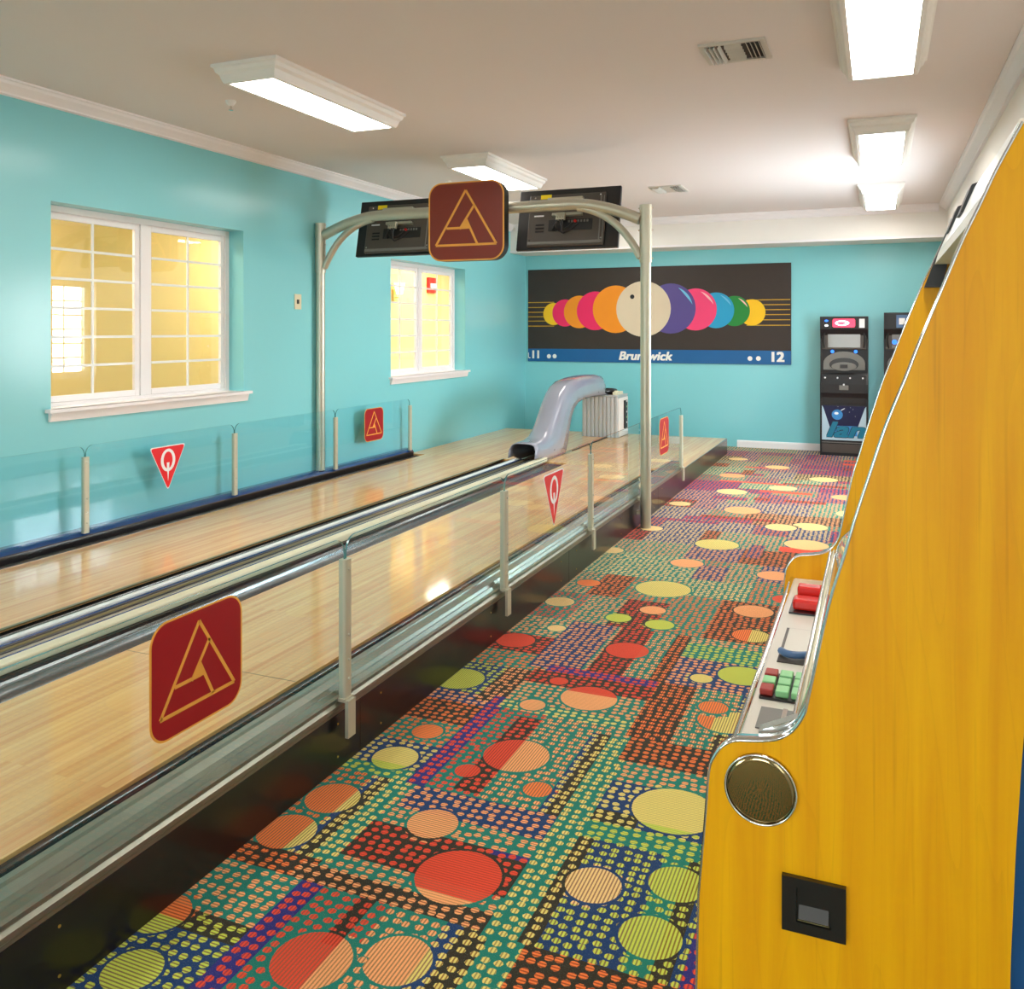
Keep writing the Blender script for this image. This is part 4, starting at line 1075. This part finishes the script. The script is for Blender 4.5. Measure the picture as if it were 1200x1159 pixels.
rbk = deckbox('red_button_base', 'black', -.178, -.108, 1.96, 2.075, .004)
MB().box(-.172, -.115, 1.975, 2.02, 0.9994, 1.022).build('red_button', M['ledred'], rbk, bevel=.006)
MB().box(-.166, -.115, 2.03, 2.065, 0.9994, 1.036).build('red_button', M['ledred'], rbk, bevel=.004)
# rail and sloping glass
MB().tube([(-.1065, ya, 1.068), (-.1065, yb, 1.068)], .004, 10).build('glass_rail', M['chrome'], cab)
MB().tube([(-.099, ya, 1.070), (-.099, yb, 1.070)], .0035, 10).build('glass_rail', M['cream'], cab)
MB().box(-.1005, -.090, ya, yb, .9955, 1.064).build('riser', M['panelwhite'], cab)
GL = [(-.098, 1.076), (-.080, 1.113), (-.060, 1.152), (-.048, 1.178), (-.037, 1.205)]
v = []; 
for (x, z) in GL: v += [(x, ya, z), (x, yb, z)]
MB().add(v, [(i*2, i*2+1, i*2+3, i*2+2) for i in range(4)]).build('playfield_glass', glass_mat('cabinet glass', (225, 235, 230), gloss=1.55), cab)
GL2 = [(-.060, 1.02), (-.034, 1.205), (.06, 1.25), (.115, 1.50), (.17, 1.75)]
v = []
for (x, z) in GL2: v += [(x, ya, z), (x, yb, z)]
for (x, z) in GL2: v += [(x+.01, ya, z), (x+.01, yb, z)]
f = [(i*2, i*2+1, i*2+3, i*2+2) for i in range(4)]+[(10+i*2, 12+i*2, 13+i*2, 11+i*2) for i in range(4)]
MB().add(v, f).build('playfield', mat('playfield art', (176, 186, 150), .3, var=.35, vscale=9), cab)
# near corner bracket
mb = MB()
mb.prism([(-.150, 1.053), (-.10, 1.056), (-.080, 1.10), (-.066, 1.16), (-.072, 1.17), (-.100, 1.085), (-.150, 1.060)], 'y', ya, ya+.02)
mb.build('corner_bracket', M['chrome'], cab)
# marquee hood at the top
MB().prism([(.124, 1.775), (.158, 1.858), (.188, 1.858), (.186, 1.775)], 'y', ya, yb-.03).build('marquee', M['whiterail'], cab, bevel=.004)
MB().prism([(.118, 1.752), (.124, 1.7745), (.186, 1.7745), (.186, 1.752)], 'y', ya, yb-.03).build('marquee_frame', M['white_paint'], cab)
MB().prism([(.096, 1.70), (.152, 1.855), (.162, 1.855), (.134, 1.70)], 'y', yb-.028, yb-.001).build('marquee_end_cap', M['blackplastic'], cab)
for y in (1.75, 2.05):
    MB().prism([(.134, 1.812), (.152, 1.860), (.162, 1.864), (.162, 1.812)], 'y', y, y+.09).build('marquee_plate', M['blackplastic'], cab)
# round mirrored plate and coin return on the near panel
mb = MB(); cx, cz = -.1445, .9935
prs = [(.0465, .0005), (.0455, .004), (.038, .0050), (.028, .0058), (.016, .0063), (.004, .0065)]
mb.tube([(cx, KY0-b, cz) for a, b in prs], [a for a, b in prs], 48); sk = mb.build('round_cover', M['mirror'], cab)
ring = [(cx+.0455*math.cos(2*PI*k/48), KY0-.005, cz+.0455*math.sin(2*PI*k/48)) for k in range(49)]
MB().tube(ring, .0016, 8, caps=False).build('cover_rim', M['chrome'], cab)
mb = MB(); bx0, bx1, bz0, bz1 = -.117, -.0385, .8195, .8900
outer = rrect((bx0+bx1)/2, (bz0+bz1)/2, bx1-bx0, bz1-bz0, .004, 4)
ix0, ix1, iz0, iz1 = bx0+.018, bx1-.018, bz0+.014, bz1-.012
mb.box(bx0, ix0, KY0-.008, KY0-.0005, bz0, bz1); mb.box(ix1, bx1, KY0-.008, KY0-.0005, bz0, bz1)
mb.box(ix0, ix1, KY0-.008, KY0-.0005, bz0, iz0); mb.box(ix0, ix1, KY0-.008, KY0-.0005, iz1, bz1)
mb.box(ix0, ix1, KY0-.002, KY0-.0005, iz0, iz1)
cr = mb.build('coin_return', M['black'], cab)
MB().prism([(KY0-.002, iz0+.003), (KY0-.009, iz0+.004), (KY0-.010, iz0+.006), (KY0-.002, iz0+.020)], 'x', ix0+.003, ix1-.003).build('return_flap', M['greyplastic'], cr)
MB().box(ix0+.002, ix1-.002, KY0-.0115, KY0-.0102, iz0+.0045, iz0+.0058).build('flap_lip', M['goldline'], cr)

# ------------------------------------------------------------------ light
W = bpy.data.worlds.new('daylight'); SC.world = W; W.use_nodes = True
nt = W.node_tree
for n in list(nt.nodes): nt.nodes.remove(n)
sky = nt.nodes.new('ShaderNodeTexSky'); sky.sky_type = 'NISHITA'
sky.sun_disc = False; sky.sun_elevation = math.radians(38); sky.sun_rotation = math.radians(60)
bg = nt.nodes.new('ShaderNodeBackground'); bg.inputs[1].default_value = .55
o_ = nt.nodes.new('ShaderNodeOutputWorld'); nt.links.new(sky.outputs[0], bg.inputs[0]); nt.links.new(bg.outputs[0], o_.inputs[0])

def area(name, loc, rot, sx, sy, power, col=(1, 1, 1)):
    l = bpy.data.lights.new(name, 'AREA'); l.shape = 'RECTANGLE'; l.size = sx; l.size_y = sy; l.energy = power; l.color = col
    o = bpy.data.objects.new(name, l); COL.objects.link(o); o.location = loc; o.rotation_euler = rot
    return o
# hall lamps along the ceiling of the yellow hall
for y in (4.5, 8.5, 12.5):
    area('hall_lamp', (-6.1, y, 2.97), (0, 0, 0), 1.0, .6, 50, (1, .90, .76))
# daylight area lamps at the windows; those behind the camera are added fill
area('window_daylight', (XR+.25, 9.0, 1.62), (0, math.radians(90), 0), 1.4, 1.7, 160, (.80, .92, 1.0))
area('window_daylight', (XR+.25, -1.6, 1.62), (0, math.radians(90), 0), 1.4, 1.9, 25, (.85, .94, 1.0))
area('window_daylight', (-3.4, YB-.25, 1.6), (math.radians(90), 0, 0), 1.5, 1.3, 30, (.85, .94, 1.0))
area('window_daylight', (-.6, YB-.25, 1.6), (math.radians(90), 0, 0), 1.5, 1.3, 30, (.85, .94, 1.0))

# ------------------------------------------------------------------ camera
cd = bpy.data.cameras.new('camera'); cam = bpy.data.objects.new('camera', cd); COL.objects.link(cam)
cam.location = (0, 0, 1.6); cam.rotation_euler = (math.radians(90), 0, math.radians(22.694))
cd.sensor_fit = 'HORIZONTAL'; cd.sensor_width = 36; cd.lens = 36*1028.0/1200
cd.shift_y = -(579.5-387.8)/1200; cd.clip_start = .05; cd.clip_end = 200
SC.camera = cam
vs = SC.view_settings
vs.view_transform = 'Standard'; vs.look = 'None'; vs.gamma = 1; vs.use_curve_mapping = False; vs.exposure = 0.52
